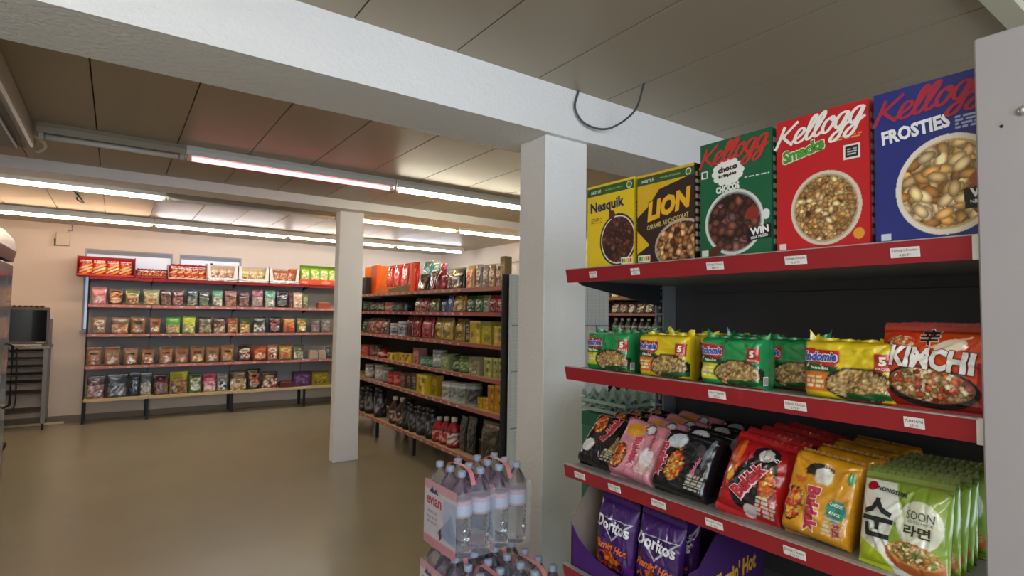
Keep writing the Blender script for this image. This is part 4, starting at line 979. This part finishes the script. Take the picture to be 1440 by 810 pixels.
# 2 brown and yellow box with paw toned letters
w, h, d = .204, .268, .062
cv = Cv(w, h, 150, '33201a', 2)
cv.poly([(-w / 2, h), (-w / 2, .14), (-.06, .17), (-.02, .215), (w / 2, .24), (w / 2, h)], 'd9b020'); cv.poly([(-w / 2, .10), (-w / 2, .03), (-.055, .055), (-.075, .075)], 'e0b41c')
cv.rect(-w / 2, w / 2, h - .032, h - .008, '34562a'); cv.ell(.082, h - .02, .010, .010, 'e8e4c8'); cv.ell(.082, h - .02, .007, .007, '4f7a3c')
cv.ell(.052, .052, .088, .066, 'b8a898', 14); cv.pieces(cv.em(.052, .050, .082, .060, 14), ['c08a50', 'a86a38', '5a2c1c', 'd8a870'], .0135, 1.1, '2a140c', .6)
cv.rect(-.098, -.052, .006, .026, 'f0ece4')
for k, c in enumerate(('1f8a4a', '8ac03c', 'f0d020', 'e88a20', 'd83a20')): cv.rect(-.095 + .0082 * k, -.088 + .0082 * k, .010, .022, c)
sc = Cv(d, h, 26, '2a1c18', 5).lines(-.024, .024, .02, .25, 'c8b8a0', 11)
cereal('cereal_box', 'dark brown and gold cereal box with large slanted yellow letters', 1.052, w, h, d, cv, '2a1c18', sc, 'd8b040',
       {'brand_lettering': [Lt('LION', .014, .165, .165, .058, 'e8b422', 10, shear=.3, bold=.06, out='5a1c10', outw=.04), Lt('NESTLÉ', -.062, h - .02, .045, .011, 'f0f0e4', bold=.02)],
        'small_lettering': [Lt('CARAMEL AU CHOCOLAT', .01, .117, .15, .014, 'd8c070', 9, shear=.2, bold=.02), Lt('80% CÉRÉALES COMPLÈTES', .02, h - .02, .07, .006, 'c8d8a8')]})
# 3 green box of dark petals
w, h, d = .200, .308, .066
cv = Cv(w, h, 150, '14603c', 3)
for a in range(12): cv.ell(-.018 + .036 * math.cos(a * .53), .221 + .027 * math.sin(a * .53), .011, .009, 'eef0ea')
cv.ell(-.018, .221, .036, .026, 'eef0ea')
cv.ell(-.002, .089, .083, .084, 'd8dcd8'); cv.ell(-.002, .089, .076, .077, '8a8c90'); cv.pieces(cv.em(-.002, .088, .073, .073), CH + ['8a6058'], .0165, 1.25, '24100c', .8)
cv.ell(.05, .105, .017, .017, '8a2a20'); cv.rect(-.096, -.078, .215, .235, 'e8e8e4'); cv.rect(-.093, -.081, .218, .232, '3a5a48')
cv.poly([(.038, .036), (.036, .066), (.099, .075), (.099, .04)], '14161a'); cv.ell(.086, .098, .010, .013, 'e4e4e4'); cv.rect(-.095, -.075, .006, .022, 'd8e0d8'); cv.lines(.03, .095, .195, .20, 'e8ece8', 1); cv.ell(-.055, .018, .02, .012, '5a2a20', 20)
sc = Cv(d, h, 26, '1c5c3c', 6).lines(-.024, .024, .02, .29, 'd8e0d8', 12)
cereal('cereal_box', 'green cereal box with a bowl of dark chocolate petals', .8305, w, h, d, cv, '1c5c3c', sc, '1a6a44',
       {'brand_lettering': [Scr(.272, 'c8302c')], 'name_lettering': [Lt('choco', -.018, .231, .056, .016, '3a1c14', 6, bold=.05), Lt('krispies', -.018, .213, .052, .012, '3a1c14', 6, bold=.05), Lt('CHOCOS', -.018, .179, .068, .018, 'eef0ea', 5, bold=.06)],
        'badge_lettering': [Lt('WIN', .069, .060, .048, .018, 'f4f4f4', 7, bold=.05), Lt('NBA PRIZES', .069, .045, .045, .007, 'e4e4e4', 7, bold=.03)]})
# 4 red box of puffed wheat
w, h, d = .201, .312, .066
cv = Cv(w, h, 150, 'c41c24', 4)
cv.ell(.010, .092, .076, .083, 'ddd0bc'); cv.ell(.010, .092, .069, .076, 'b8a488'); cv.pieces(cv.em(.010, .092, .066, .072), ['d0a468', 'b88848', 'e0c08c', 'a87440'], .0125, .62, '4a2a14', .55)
cv.rect(.050, .084, .190, .222, 'ece8e4'); cv.rect(.054, .080, .194, .218, '201c20'); cv.lines(.058, .077, .198, .214, 'd0d0d0', 3)
cv.ell(.079, .028, .011, .012, 'e8a02c'); cv.rect(-.094, -.078, .006, .020, 'ecdcd8'); cv.lines(.02, .088, .235, .245, 'e8a860', 2)
sc = Cv(d, h, 26, 'b0242a', 7).lines(-.024, .024, .02, .29, 'd8c8c4', 12)
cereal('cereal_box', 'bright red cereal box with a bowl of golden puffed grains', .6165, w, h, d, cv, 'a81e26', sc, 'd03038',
       {'brand_lettering': [Scr(.276, 'f2eee8')], 'name_lettering': [Lt('Smacks', -.038, .231, .098, .030, '4f9a30', 11, bold=.05, shear=.15, out='f0f0e0', outw=.05)]})
# 5 blue box of flakes
w, h, d = .204, .312, .066
cv = Cv(w, h, 150, '25307e', 5)
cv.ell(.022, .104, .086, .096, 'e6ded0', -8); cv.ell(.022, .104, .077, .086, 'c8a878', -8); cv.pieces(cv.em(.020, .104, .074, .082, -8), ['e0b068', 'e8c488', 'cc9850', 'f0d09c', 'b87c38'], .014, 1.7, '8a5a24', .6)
cv.ell(.075, .108, .020, .016, 'a05838', 10); cv.rect(-.092, -.074, .006, .020, 'd8dcec'); cv.lines(.035, .098, .205, .232, 'a8b0d4', 4); cv.rect(.088, .1, .184, .206, 'e8e8ec')
cv.poly([(.048, .052), (.046, .090), (.102, .096), (.102, .056)], '15161c'); cv.ell(.094, .034, .009, .009, 'd86030')
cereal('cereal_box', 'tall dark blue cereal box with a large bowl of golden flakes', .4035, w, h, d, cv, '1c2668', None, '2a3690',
       {'brand_lettering': [Scr(.274, 'a8283c')], 'name_lettering': [Lt('FROSTIES', -.030, .222, .116, .029, 'f0f0f4', 5, bold=.045)],
        'badge_lettering': [Lt('WIN', .078, .082, .044, .017, 'f4f4f4', 3, bold=.05), Lt('NBA PRIZES', .078, .066, .044, .007, 'e4e4e4', 3, bold=.03)]})

# ---- five-packs of noodles, second shelf
def fins(w, h, t, col, seed):
    """ruffled seam of film standing along the top"""
    r = random.Random(seed); n = 26; V = []; F = []
    for i in range(n + 1):
        x = -w * .49 + w * .98 * i / n; e = abs(2 * i / n - 1) ** 4
        for k in range(3): V.append((x, math.sin(i * 1.1 + seed) * .006 * k + r.uniform(-.002, .002), h - .008 + k * (.006 + .013 * e * r.random()) + r.uniform(-.0015, .0015)))
    for i in range(n):
        for k in range(2): F.append((i * 3 + k, i * 3 + 3 + k, i * 3 + 4 + k, i * 3 + 1 + k))
    return MB().add(V, F, col).mesh('end_seal', FILM, True)
def indo_art(w, h, base, flav, seed, n=112):
    cv = Cv(w, h, n, base, seed); q = w / .175; u = h / .125
    cv.poly([(-.083 * q, .108 * u), (-.010 * q, .105 * u), (-.008 * q, .082 * u), (-.022 * q, .072 * u), (-.083 * q, .078 * u)], 'b8241f')
    cv.poly([(-.086 * q, .079 * u), (-.03 * q, .072 * u), (-.012 * q, .074 * u), (-.012 * q, .06 * u), (-.04 * q, .055 * u), (-.086 * q, .060 * u)], '1c5a2a')
    cv.rect(-.083 * q, -.028 * q, .018 * u, .058 * u, flav); cv.lines(-.075 * q, -.04 * q, .024 * u, .052 * u, 'f4e8b0' if flav[0] != 'd' or flav[1] < '9' else '5a8a2c', 3)
    cv.ell(.026 * q, .037 * u, .064 * q, .036 * u, '28281e'); cv.ell(.026 * q, .036 * u, .058 * q, .031 * u, 'b89860')
    cv.pieces(cv.em(.026 * q, .036 * u, .057 * q, .030 * u), ['c8a468', 'a8824c', 'd0b478', '8a6838'], .0065, .4, '7a5a30', .4)
    cv.poly([(-.0 * q, .018 * u), (.086 * q, .026 * u), (.086 * q, .012 * u), (.0 * q, .004 * u)], '1c5a2a'); cv.rect(.0, .087 * q, .0, .007 * u, 'c8482c')
    cv.rect(.052 * q, .083 * q, .068 * u, .102 * u, 'b02820')
    return cv
IND = {}
def indo(kind, label, x, Y, w, rz=0, lean=-.02, seed=1, group='five-packs of noodles on the second red shelf', h=.125, t=.092, letters=True):
    key = (kind, w)
    o = thing('noodle_multipack', label, 'noodle pack', (x + t / 2, Y, NZ[1] - .004), 0, group); o.rotation_euler = (lean, 0, NR + rz)
    base, flav = {'green': ('1f8c4a', 'c8c828'), 'yellow': ('e0c41c', 'd8701c')}[kind]
    p = Pack('brick', w, h, t, seed, .004)
    if key not in IND:
        q = w / .175; u = h / .125; B4 = [MB() for _ in range(4)]; b, b2, b3, b4 = B4
        letter(b, p.front, 'Indomie', -.047 * q, .091 * u, .066 * q, .020 * u, '3c58a8', 1, shear=.25, bold=.05, out='f0ece8', outw=.06)
        letter(b2, p.front, 'Noodles', -.048 * q, .067 * u, .034 * q, .0075 * u, 'f0f0e8', bold=.02)
        letter(b3, p.front, '5', .067 * q, .088 * u, .013 * q, .018 * u, 'f4ece0', bold=.05); letter(b4, p.front, 'PACKS', .067 * q, .073 * u, .022 * q, .005 * u, 'f4ece0')
        IND[key] = (p.mesh(indo_art(w, h, base, flav, seed), {'green': '1d8a4e', 'yellow': 'd8b818'}[kind], FILM, 90, 64), [x.mesh('print_lettering', PAPER) for x in B4])
    obj('film_wrap', IND[key][0], o)
    for me in IND[key][1]: obj('print_lettering', me, o)
    obj('end_seal', fins(w, h, t, {'green': '2a8a50', 'yellow': 'd8c020'}[kind], seed), o)
    if kind == 'green':
        s = MB().box(w * .5 + .0008, w * .5 + .0016, -.028, -.008, .012, .034, 'e8e8e4'); 
        for k in range(5): s.box(w * .5 + .0012, w * .5 + .002, -.026 + k * .0035, -.0245 + k * .0035, .015, .031, '26302c')
        s.build('barcode', PAPER, o)
    return o
indo('green', 'green noodle five-pack nearest the white column', 1.285, 1.300, .178, .05, seed=2)
indo('yellow', 'yellow noodle five-pack between two green ones', 1.285, 1.076, .170, .04, seed=3)
indo('green', 'green noodle five-pack in front, right of the leftmost yellow one', 1.28, .855, .175, .0, seed=4)
indo('green', 'green noodle five-pack set back beside the right yellow pack', 1.372, .752, .175, .0, seed=5)
indo('yellow', 'wide yellow noodle five-pack beside the orange kimchi pack', 1.285, .575, .188, .03, seed=6, h=.13)
for k, (kind, Y, dx) in enumerate([('green', 1.31, .105), ('yellow', 1.08, .11), ('green', .93, .20), ('yellow', .60, .11), ('green', 1.29, .22), ('yellow', 1.05, .23)]):
    indo(kind, '%s noodle five-pack in the rear, %s from left of the rear ones' % (kind, ORD[k]), 1.285 + dx, Y, .175 if kind == 'green' else .170, .03, seed=10 + k)

# ---- single noodle bricks and cushions
def noodle(label, x, Y, z, w, h, t, cv, back, write, lean, roll=0, yaw=0, kind='pillow', seed=1, copies=0, step=.05, name='noodle_pack', cat='noodle pack', behind='', group=None, wr=None, nu=None, nv=None):
    p = Pack(kind, w, h, t, seed, wr if wr is not None else .004)
    o = thing(name, label, cat, (x + t / 2, Y, z), 0, group); o.rotation_euler = (lean, roll, NR + yaw)
    obj('film_wrap', p.mesh(cv, back, FILM, nu, nv), o)
    for f in write:
        b = MB(); f(b, p.front); b.build('print_lettering', PAPER, o)
    # serrated end seals
    n = 30
    for zz, dr in ((0, -1), (h, 1)):
        s = MB(); V = []; F = []
        for i in range(n + 1):
            xx = -w * .49 + w * .98 * i / n
            V += [(xx, 0, zz - dr * .004), (xx, .0006 * math.sin(i * 2.1), zz + dr * (.006 + .002 * (i % 2)))]
        for i in range(n): F.append((2 * i, 2 * i + 2, 2 * i + 3, 2 * i + 1))
        s.add(V, F, hx(back) * .9); s.build('end_seal', FILM, o)
    r = random.Random(seed)
    for k in range(copies):
        c = copy_tree(o, (x + t / 2 + step * (k + 1), Y + r.uniform(-.012, .012), z), '%s, %s one behind the front pack' % (behind, ORD[k]), (lean * r.uniform(.85, 1.05), roll + r.uniform(-.05, .05), NR + yaw + r.uniform(-.06, .06)))
    return o
# orange kimchi cushion
w, h = .180, .168
cv = Cv(w, h, 130, 'd8481a', 8); cv.rect(-w / 2, w / 2, 0, .055, 'a81c1a'); cv.rect(-w / 2, -w / 2 + .012, 0, .09, '9c1818'); cv.rect(w / 2 - .014, w / 2, 0, .1, '9c1818'); cv.rect(-w / 2, w / 2, h - .014, h, 'a03018')
cv.ell(-.052, .138, .030, .020, 'c83020'); cv.pieces(cv.em(-.05, .133, .026, .013), ['e08a50', 'c8502c', 'e8b080'], .006, 1, '8a2014')
cv.poly([(.0, .125), (.065, .149), (.066, .145), (.0, .119)], 'e8c8a0'); cv.ell(.035, .127, .026, .013, 'f0e0c8', 20)
cv.ell(.004, .047, .077, .040, '241a18', -5); cv.ell(.004, .050, .070, .032, '8a5a48', -5); cv.pieces(cv.em(.004, .050, .068, .030, -5), ['d8683c', 'e8b888', 'a83420', 'f0dcb8', '9a8038'], .0085, .8, '5a1c10', .5)
def Lp(*a, **k): return lambda b, f: letter(b, f, *a, **dict(dict(lift=.0030), **k))
wk = [Lp('KIMCHI', .004, .100, .138, .043, 'f2f0ec', -4, bold=.045, out='7a1812', outw=.03), Lp('辛', .0, .145, .034, .036, '161214', 0, bold=.02, out='f0d8c0', outw=.04)]
noodle('orange and red kimchi noodle pack with white capitals', 1.272, .424, NZ[1] - .004, w, h, .062, cv, 'a81e1c', wk, -.17, .0, -.03, seed=21, copies=4, step=.052, behind='orange kimchi noodle pack', group='kimchi noodle packs')

def bul_art(w, h, base, seed, bowl, bowlc, patches=(), n=96):
    cv = Cv(w, h, n, base, seed); r = cv.r
    for (cx, cz, rx, rz, c, a) in patches: cv.ell(cx, cz, rx, rz, c, a)
    cx, cz, rx, rz = bowl; cv.ell(cx, cz, rx * 1.12, rz * 1.12, '1a1210'); cv.pieces(cv.em(cx, cz, rx, rz), bowlc, .009, .7, '6a1c0c', .5)
    cv.lines(w * .15, w * .42, h * .08, h * .3, 'c8c0b0', 5); return cv.noise(.05)
FIRE = ['e0541c', 'f08a30', 'c03014', 'f0b850']
T3 = NZ[2] - .004
def wb(txts): return [Lp(*a[:7], **dict(dict(bold=.06), **a[7])) for a in txts]
cv = bul_art(.165, .19, '191416', 30, (-.038, .135, .024, .032), FIRE, [(-.03, .1, .03, .05, '2c1a18', 20), (-.045, .052, .022, .024, 'd8d4d0', 0), (.055, .06, .012, .04, '8a7430', -20)])
noodle('black noodle pack at the left end of the third red shelf', 1.285, 1.372, T3, .160, .182, .085, cv, '161416', wb([('Buldak', .012, .125, .095, .030, 'b03038', 76, dict(out='e8a8a8', outw=.06)), ('HOT CHICKEN', .052, .07, .07, .008, 'c8b070', 76, dict(bold=.02))]), -.70, .06, .05, 'brick', 31, 3, .085, behind='black noodle multipack left of the pink ones', group='black noodle packs at left', nu=70, nv=80)
cv = bul_art(.175, .20, 'd68a9a', 32, (-.055, .05, .026, .038), FIRE, [(-.03, .145, .035, .024, 'd89a30', 10), (.022, .158, .020, .020, '5a3a40', 0), (.022, .158, .014, .016, 'd8d4d4', 0), (.0, .075, .022, .05, 'e8a4ac', 0), (.045, .07, .022, .03, 'e8dce0', 15)])
noodle('pink noodle pack between two black ones', 1.275, 1.212, T3, .166, .188, .085, cv, 'd08898', wb([('Buldak', .0, .078, .095, .028, 'c04858', -84, dict(out='f4d8dc', outw=.05)), ('CARBONARA', .045, .125, .07, .010, 'a03048', -84, dict(bold=.03))]), -.62, .08, .06, 'brick', 33, 3, .09, behind='pink noodle multipack', group='pink noodle packs', nu=70, nv=80)
cv = bul_art(.18, .19, '17161a', 34, (-.022, .068, .026, .044), FIRE, [(-.035, .140, .030, .022, 'c8ccd0', 20), (-.02, .107, .010, .014, 'f0b828', 0), (.045, .05, .02, .03, '3c3c40', 0), (.048, .125, .014, .02, '4a4448', 30), (.068, .13, .007, .045, '6c7480', -8)])
noodle('large glossy black noodle pack between pink and red packs', 1.275, 1.030, T3, .178, .176, .095, cv, '141316', wb([('Buldak', -.066, .075, .10, .026, 'b02c40', -86, dict(out='ecc0c8', outw=.05)), ('Buldak', .045, .085, .055, .014, 'd07898', 78, dict(bold=.04))]), -.52, .05, .04, 'brick', 35, 3, .095, behind='black noodle multipack right of the pink ones', group='black noodle packs in the middle', nu=70, nv=76)
cv = bul_art(.165, .20, 'b81c20', 36, (.040, .088, .018, .036), FIRE, [(.005, .09, .046, .075, '1c1416', -22), (.018, .160, .034, .026, '241c1e', 0), (.018, .160, .018, .018, 'c8c4c0', 0), (-.052, .14, .014, .05, 'd86828', 0), (-.055, .09, .008, .02, 'e8b030', 0), (.012, .02, .018, .014, 'd8ccc8', 0)])
noodle('bright red noodle pack with slanted lettering', 1.275, .828, T3, .168, .205, .085, cv, 'ae1a20', wb([('Buldak', -.004, .088, .098, .034, 'b42834', 62, dict(out='f0c8cc', outw=.07)), ('2X SPICY', .035, .155, .04, .010, 'f0e8e0', 0, dict(bold=.03))]), -.46, .12, .08, 'pillow', 37, 4, .06, behind='red noodle pack', group='red noodle packs', nu=70, nv=84)
cv = bul_art(.15, .188, 'd29218', 38, (-.052, .062, .019, .036), FIRE, [(-.01, .150, .030, .016, '2a2018', 15), (.002, .138, .020, .018, 'd8d4c8', 0), (-.045, .12, .014, .008, 'c8601c', 0), (.040, .072, .021, .024, '2a8a78', 0), (.058, .150, .008, .014, '2c8a50', 0)])
noodle('golden yellow noodle pack with reddish sideways letters', 1.280, .655, T3, .150, .190, .095, cv, 'c88c1c', wb([('Buldak', -.008, .062, .098, .028, 'b43040', -86, dict(out='f4e0c8', outw=.05)), ('CHEESE', .040, .085, .026, .007, 'e8f0d8', -4, dict(bold=.03)), ('4 PACK', .040, .066, .024, .007, 'e8f0d8', -4, dict(bold=.03)), ('치즈', .048, .033, .028, .018, 'b03040', -80, dict(bold=.04))]), -.36, .08, .05, 'brick', 39, 3, .095, behind='golden yellow noodle multipack', group='golden noodle packs', nu=66, nv=80)
w, h = .165, .19
cv = Cv(w, h, 120, 'e4e6dc', 40)
cv.poly([(-.02, h), (.0, .12), (-.02, .06), (.03, 0), (w, 0), (w, h)], '8aa83a'); cv.poly([(.05, h), (w, h), (w, .1)], '5f7e28'); cv.ell(.035, .10, .040, .046, 'dfe4cc'); cv.poly([(-w / 2, 0), (-w / 2, .055), (-.03, .03), (-.01, 0)], 'b4c828')
cv.rect(-w / 2, w / 2, h - .016, h, '86984a'); cv.ell(-.060, .160, .011, .010, 'a81828'); cv.ell(.028, .035, .052, .030, 'b8642c', -6); cv.ell(.028, .042, .048, .020, 'd0904c', -6); cv.pieces(cv.em(.028, .043, .045, .018, -6), ['e8d09c', 'd8b878', 'a8702c', '6a8a38'], .007, .55, '8a5020', .4)
ws = [Lp('순', -.040, .098, .062, .078, '1a2420', 0, bold=.02), Lp('SOON', .038, .118, .048, .016, '4a5048', -2), Lp('라면', .034, .088, .046, .021, '3a3418', -2, bold=.03),
      Lp('NONGSHIM', -.018, .155, .060, .009, '3a3838', -6, bold=.03), Lp('VEGETABLE RAMYUN', .038, .105, .044, .005, '5a6050', -2)]
noodle('white and lime green noodle pack with big black character', 1.262, .474, T3, w, h, .05, cv, '77902c', ws, -.30, -.06, -.12, 'pillow', 41, 5, .048, behind='green and white noodle pack', group='green and white noodle packs')

# ---- purple chip bags in their tray, lowest visible shelf
T4 = NZ[3] - .004
PU = '3f1c5e'
t = thing('chip_display_tray', 'purple cardboard tray holding the purple chip bags', 'display tray', (1.275, 1.437, T4), NR)
MB().box(0, .50, 0, .3, 0, .005, PU).build('tray_floor', CARD, t)
pts = [(0, 0), (.50, 0), (.50, .175), (.47, .15)] + [(.235 + .235 * math.cos(a), .15 - .105 * math.sin(a)) for a in [math.pi * k / 12 for k in range(1, 12)]] + [(0, .15), (0, .16)]
MB().prism(pts, 0, .005, 'y', '4a2070').build('tray_front', CARD, t)
MB().prism([(0, 0), (.3, 0), (.3, .27), (.1, .27), (0, .16)], 0, .005, 'x', '8a7a70').build('tray_side', CARD, t)
b = MB().prism([(0, 0), (.3, 0), (.3, .27), (.1, .27), (0, .175)], -.005, 0, 'y', '3a1c52')
letter(b, flat(-.005), "Flamin' Hot", .16, .13, .2, .05, 'c8962c', 8, shear=.3, bold=.04, lift=.001)
obj('tray_side', b.mesh('tray_side', CARD), t, (.50, 0, 0), math.pi / 2)
MB().box(0, .5, .295, .3, 0, .27, PU).build('tray_back', CARD, t)
def dor_art(seed):
    w, h = .165, .24; cv = Cv(w, h, 90, '45216c', seed); cv.poly([(-w / 2, 0), (w / 2, 0), (w / 2, .05), (0, .07), (-w / 2, .04)], '5a2880')
    for s in (1, .86): cv.poly([(-.055 * s, .165 + .012 * s), (.075 * s, .155 + .028 * s), (.0, .165 - .055 * s)], 'c8c0d8' if s == 1 else '341856')
    cv.pieces(cv.em(-.01, .045, .06, .034), ['d8501c', '3c1c60', 'e88028', 'b83014'], .016, .8, '45216c', .4); return cv.noise(.05)
wd = [Lp('Doritos', .0, .160, .135, .036, 'f0eef4', -3, bold=.03), Lp("Flamin' Hot", .0, .095, .13, .024, 'e8742c', -2, shear=.3, bold=.04)]
for k, Y in enumerate((1.292, 1.118)):
    noodle('purple chip bag with orange lettering, %s from left in purple tray' % ORD[k], 1.298, Y, T4 + .006, .163, .24, .06, dor_art(50 + k), '371a55', wd, -.10, .03, 0, 'pillow', 52 + k, 1, .07, name='chip_bag', cat='chips', behind='purple chip bag ' + ('nearer the column' if k == 0 else 'further from the column'), group='purple chip bags')

# ------------------------------------------------------------------ egg trays between rack and column
w, d = .36, .26
n1, n2 = 57, 43
xs, ys = np.meshgrid(np.linspace(-w / 2, w / 2, n1), np.linspace(-d / 2, d / 2, n2))
px = w / 6; py = d / 4.5
q = np.cos(2 * np.pi * xs / px) * np.cos(2 * np.pi * ys / py)
zz = .030 + .026 * np.sign(q) * np.abs(q) ** .8 + .004 * np.sin(xs * 90)
idx = np.arange(n1 * n2).reshape(n2, n1); F = np.stack([idx[:-1, :-1], idx[:-1, 1:], idx[1:, 1:], idx[1:, :-1]], -1).reshape(-1, 4)
EGM = mat('moulded_pulp', '9fb5a6', .85, bump=.3, bscale=120, vary=.05)
eggme = mesh_np('egg_tray', np.stack([xs, ys, zz], -1).reshape(-1, 3), F, EGM)
pale = MB().box(-w / 2, w / 2, -d / 2, -d / 2 + .004, .004, .018).box(-w / 2, w / 2, d / 2 - .004, d / 2, .004, .018).box(-w / 2, -w / 2 + .004, -d / 2, d / 2, .004, .018).box(w / 2 - .004, w / 2, -d / 2, d / 2, .004, .018).mesh('tray_rim', EGM)
for k in range(2):
    t = thing('egg_tray', 'pale green pulp egg tray, %s from the top of the stack by the column' % ORD[1 - k], 'egg tray', (1.845, 1.69, 1.145 + .034 * k), 0, 'pulp egg trays in the stack')
    obj('tray_cups', eggme, t); obj('tray_rim', pale, t)
GC = mat('green_carton_card', '3d8066', .45, coat=.3, bump=.2, bscale=20)
lowc = MB().box(-w / 2, w / 2, -d / 2, d / 2, 0, .188, bev=.006).mesh('carton_body', GC); lid = MB().box(-w / 2 - .001, w / 2 + .001, -d / 2 - .001, d / 2 + .001, 0.13, .189, bev=.004).mesh('carton_lid', mat('green_carton_lid', '2f6e56', .4))
for k in range(6):
    t = thing('egg_carton', 'green egg carton, %s from the bottom of the stack by the column' % ORD[k], 'egg carton', (1.845, 1.69, .0 + .190 * k), 0, 'green egg cartons in the stack')
    obj('carton_body', lowc, t); obj('carton_lid', lid, t)

# ------------------------------------------------------------------ water bottles in shrink-wrapped six-packs
PET = bpy.data.materials.new('pet_water'); PET.use_nodes = True; pb = PET.node_tree.nodes['Principled BSDF']
pb.inputs['Base Color'].default_value = (.90, .94, 1, 1); pb.inputs['Transmission Weight'].default_value = 1; pb.inputs['IOR'].default_value = 1.33; pb.inputs['Roughness'].default_value = .04
WRAP = bpy.data.materials.new('shrink_film'); WRAP.use_nodes = True; wb_ = WRAP.node_tree.nodes['Principled BSDF']
wb_.inputs['Base Color'].default_value = (.9, .9, .95, 1); wb_.inputs['Alpha'].default_value = .17; wb_.inputs['Roughness'].default_value = .12
nt = WRAP.node_tree; n_ = nt.nodes.new('ShaderNodeTexNoise'); n_.inputs['Scale'].default_value = 14; bp = nt.nodes.new('ShaderNodeBump'); bp.inputs['Strength'].default_value = .6; bp.inputs['Distance'].default_value = .01
nt.links.new(n_.outputs['Fac'], bp.inputs['Height']); nt.links.new(bp.outputs[0], wb_.inputs['Normal'])
R0 = .042
prof = [(.030, 0), (.040, .006), (R0, .02)]
for k in range(6): prof += [(R0, .03 + k * .018), (R0 - .004, .037 + k * .018)]
prof += [(R0, .142), (R0 - .001, .148), (R0 - .001, .212), (R0, .218), (.039, .238), (.030, .262), (.018, .284), (.0135, .292), (.0135, .300)]
botme = MB().lathe(prof, 20, col='ffffff').mesh('bottle', PET, True)
capme = MB().lathe([(.0155, .294), (.0160, .297), (.0160, .312), (.0145, .3145)], 16, col='c9cdd8').mesh('cap', mat('bottle_cap', '9da8bf', .4), True)
labme = MB().lathe([(R0 + .0004, .150), (R0 + .0004, .160), (R0 + .0004, .1601), (R0 + .0004, .195), (R0 + .0004, .1951), (R0 + .0004, .212)], 20, cols=['c8a8bc', 'c8a8bc', 'bcc8e0', 'c4cce4', 'c8a4b8', 'cab0c0']).mesh('label', PAPER, True)
hx_, hy = .085, .1275
film = MB(); zt = .245
film.add([(-hx_ - .001, -hy - .001, .0), (hx_ + .001, -hy - .001, 0), (hx_ + .001, hy + .001, 0), (-hx_ - .001, hy + .001, 0), (-hx_ - .001, -hy - .001, zt), (hx_ + .001, -hy - .001, zt), (hx_ + .001, hy + .001, zt), (-hx_ - .001, hy + .001, zt)],
         [(0, 1, 5, 4), (1, 2, 6, 5), (2, 3, 7, 6), (3, 0, 4, 7)], 'ffffff')
filmme = film.mesh('shrink_film', WRAP)
# printed panel wraps the long side
cv = Cv(.25, .25, 70, 'd9d2dc', 9); cv.rect(-.125, .125, 0, .035, 'd492a4'); cv.rect(-.125, .125, .215, .25, 'd8a8b4'); cv.rect(.03, .125, .05, .2, 'b9c6e2'); cv.poly([(-.02, .06), (.06, .13), (.09, .16), (.12, .1), (.12, .05)], '98a8cc')
cv.poly([(-.085, .205), (-.06, .232), (-.045, .215), (-.03, .225), (-.01, .205)], '3c4878'); cv.poly([(.0, .035), (.02, .05), (.012, .09), (-.004, .07)], '6a3440'); cv.lines(-.1, -.02, .08, .14, 'a8a4b4', 3)
V = np.stack([cv.X, np.full_like(cv.X, 0), cv.Z], -1).reshape(-1, 3); idx = np.arange(cv.nx * cv.ny).reshape(cv.ny, cv.nx)
pm = MB().add(V, np.stack([idx[:-1, :-1], idx[:-1, 1:], idx[1:, 1:], idx[1:, :-1]], -1).reshape(-1, 4), cv.a.reshape(-1, 3))
letter(pm, flat(0), 'evian', -.045, .178, .12, .042, 'c04860', -1, bold=.03, lift=.0006, tol=9)
panme = pm.mesh('printed_panel', FILM)
hm = MB(); hp = arc([(0, -.105, .262), (0, -.075, .308), (0, 0, .3175), (0, .075, .308), (0, .105, .262)], 20); V = []; F = []
for p_ in hp: V += [(p_[0] - .010, p_[1], p_[2]), (p_[0] + .010, p_[1], p_[2])]
for i in range(len(hp) - 1): F.append((2 * i, 2 * i + 1, 2 * i + 3, 2 * i + 2))
hanme = hm.add(V, F, 'e09098').mesh('carry_strap', mat('pink_strap', 'dc8c90', .4))
def six(x, y, z, label, rz=0.0):
    t = thing('water_six_pack', label, 'bottle pack', (x, y, z), rz, 'shrink-wrapped water six-packs')
    for i in (-1, 1):
        for j in (-1, 0, 1):
            b = obj('bottle', botme, t, (i * .0425, j * .0846, .001)); obj('cap', capme, b); obj('label', labme, b)
    obj('shrink_film', filmme, t); obj('printed_panel', panme, t, (-hx_ - .003, 0, .0), NR); obj('carry_strap', hanme, t)
lay = ['bottom', 'middle', 'top']
for k, z in enumerate((0, .318, .636)):
    for q, (x, y) in enumerate([(1.130, 1.705), (1.305, 1.705), (1.13, 1.965), (1.305, 1.965)]):
        if k == 2 and q < 2: continue
        dx = .012 if k == 2 else 0
        six(x + dx, y + (-.01 if k == 2 else 0), z, 'six-pack of clear water bottles, %s layer, %s side, %s' % (lay[k], 'left' if q % 2 == 0 else 'right', 'nearer the camera' if q < 2 else 'nearer the column'), .02 * (-1) ** (k + q))
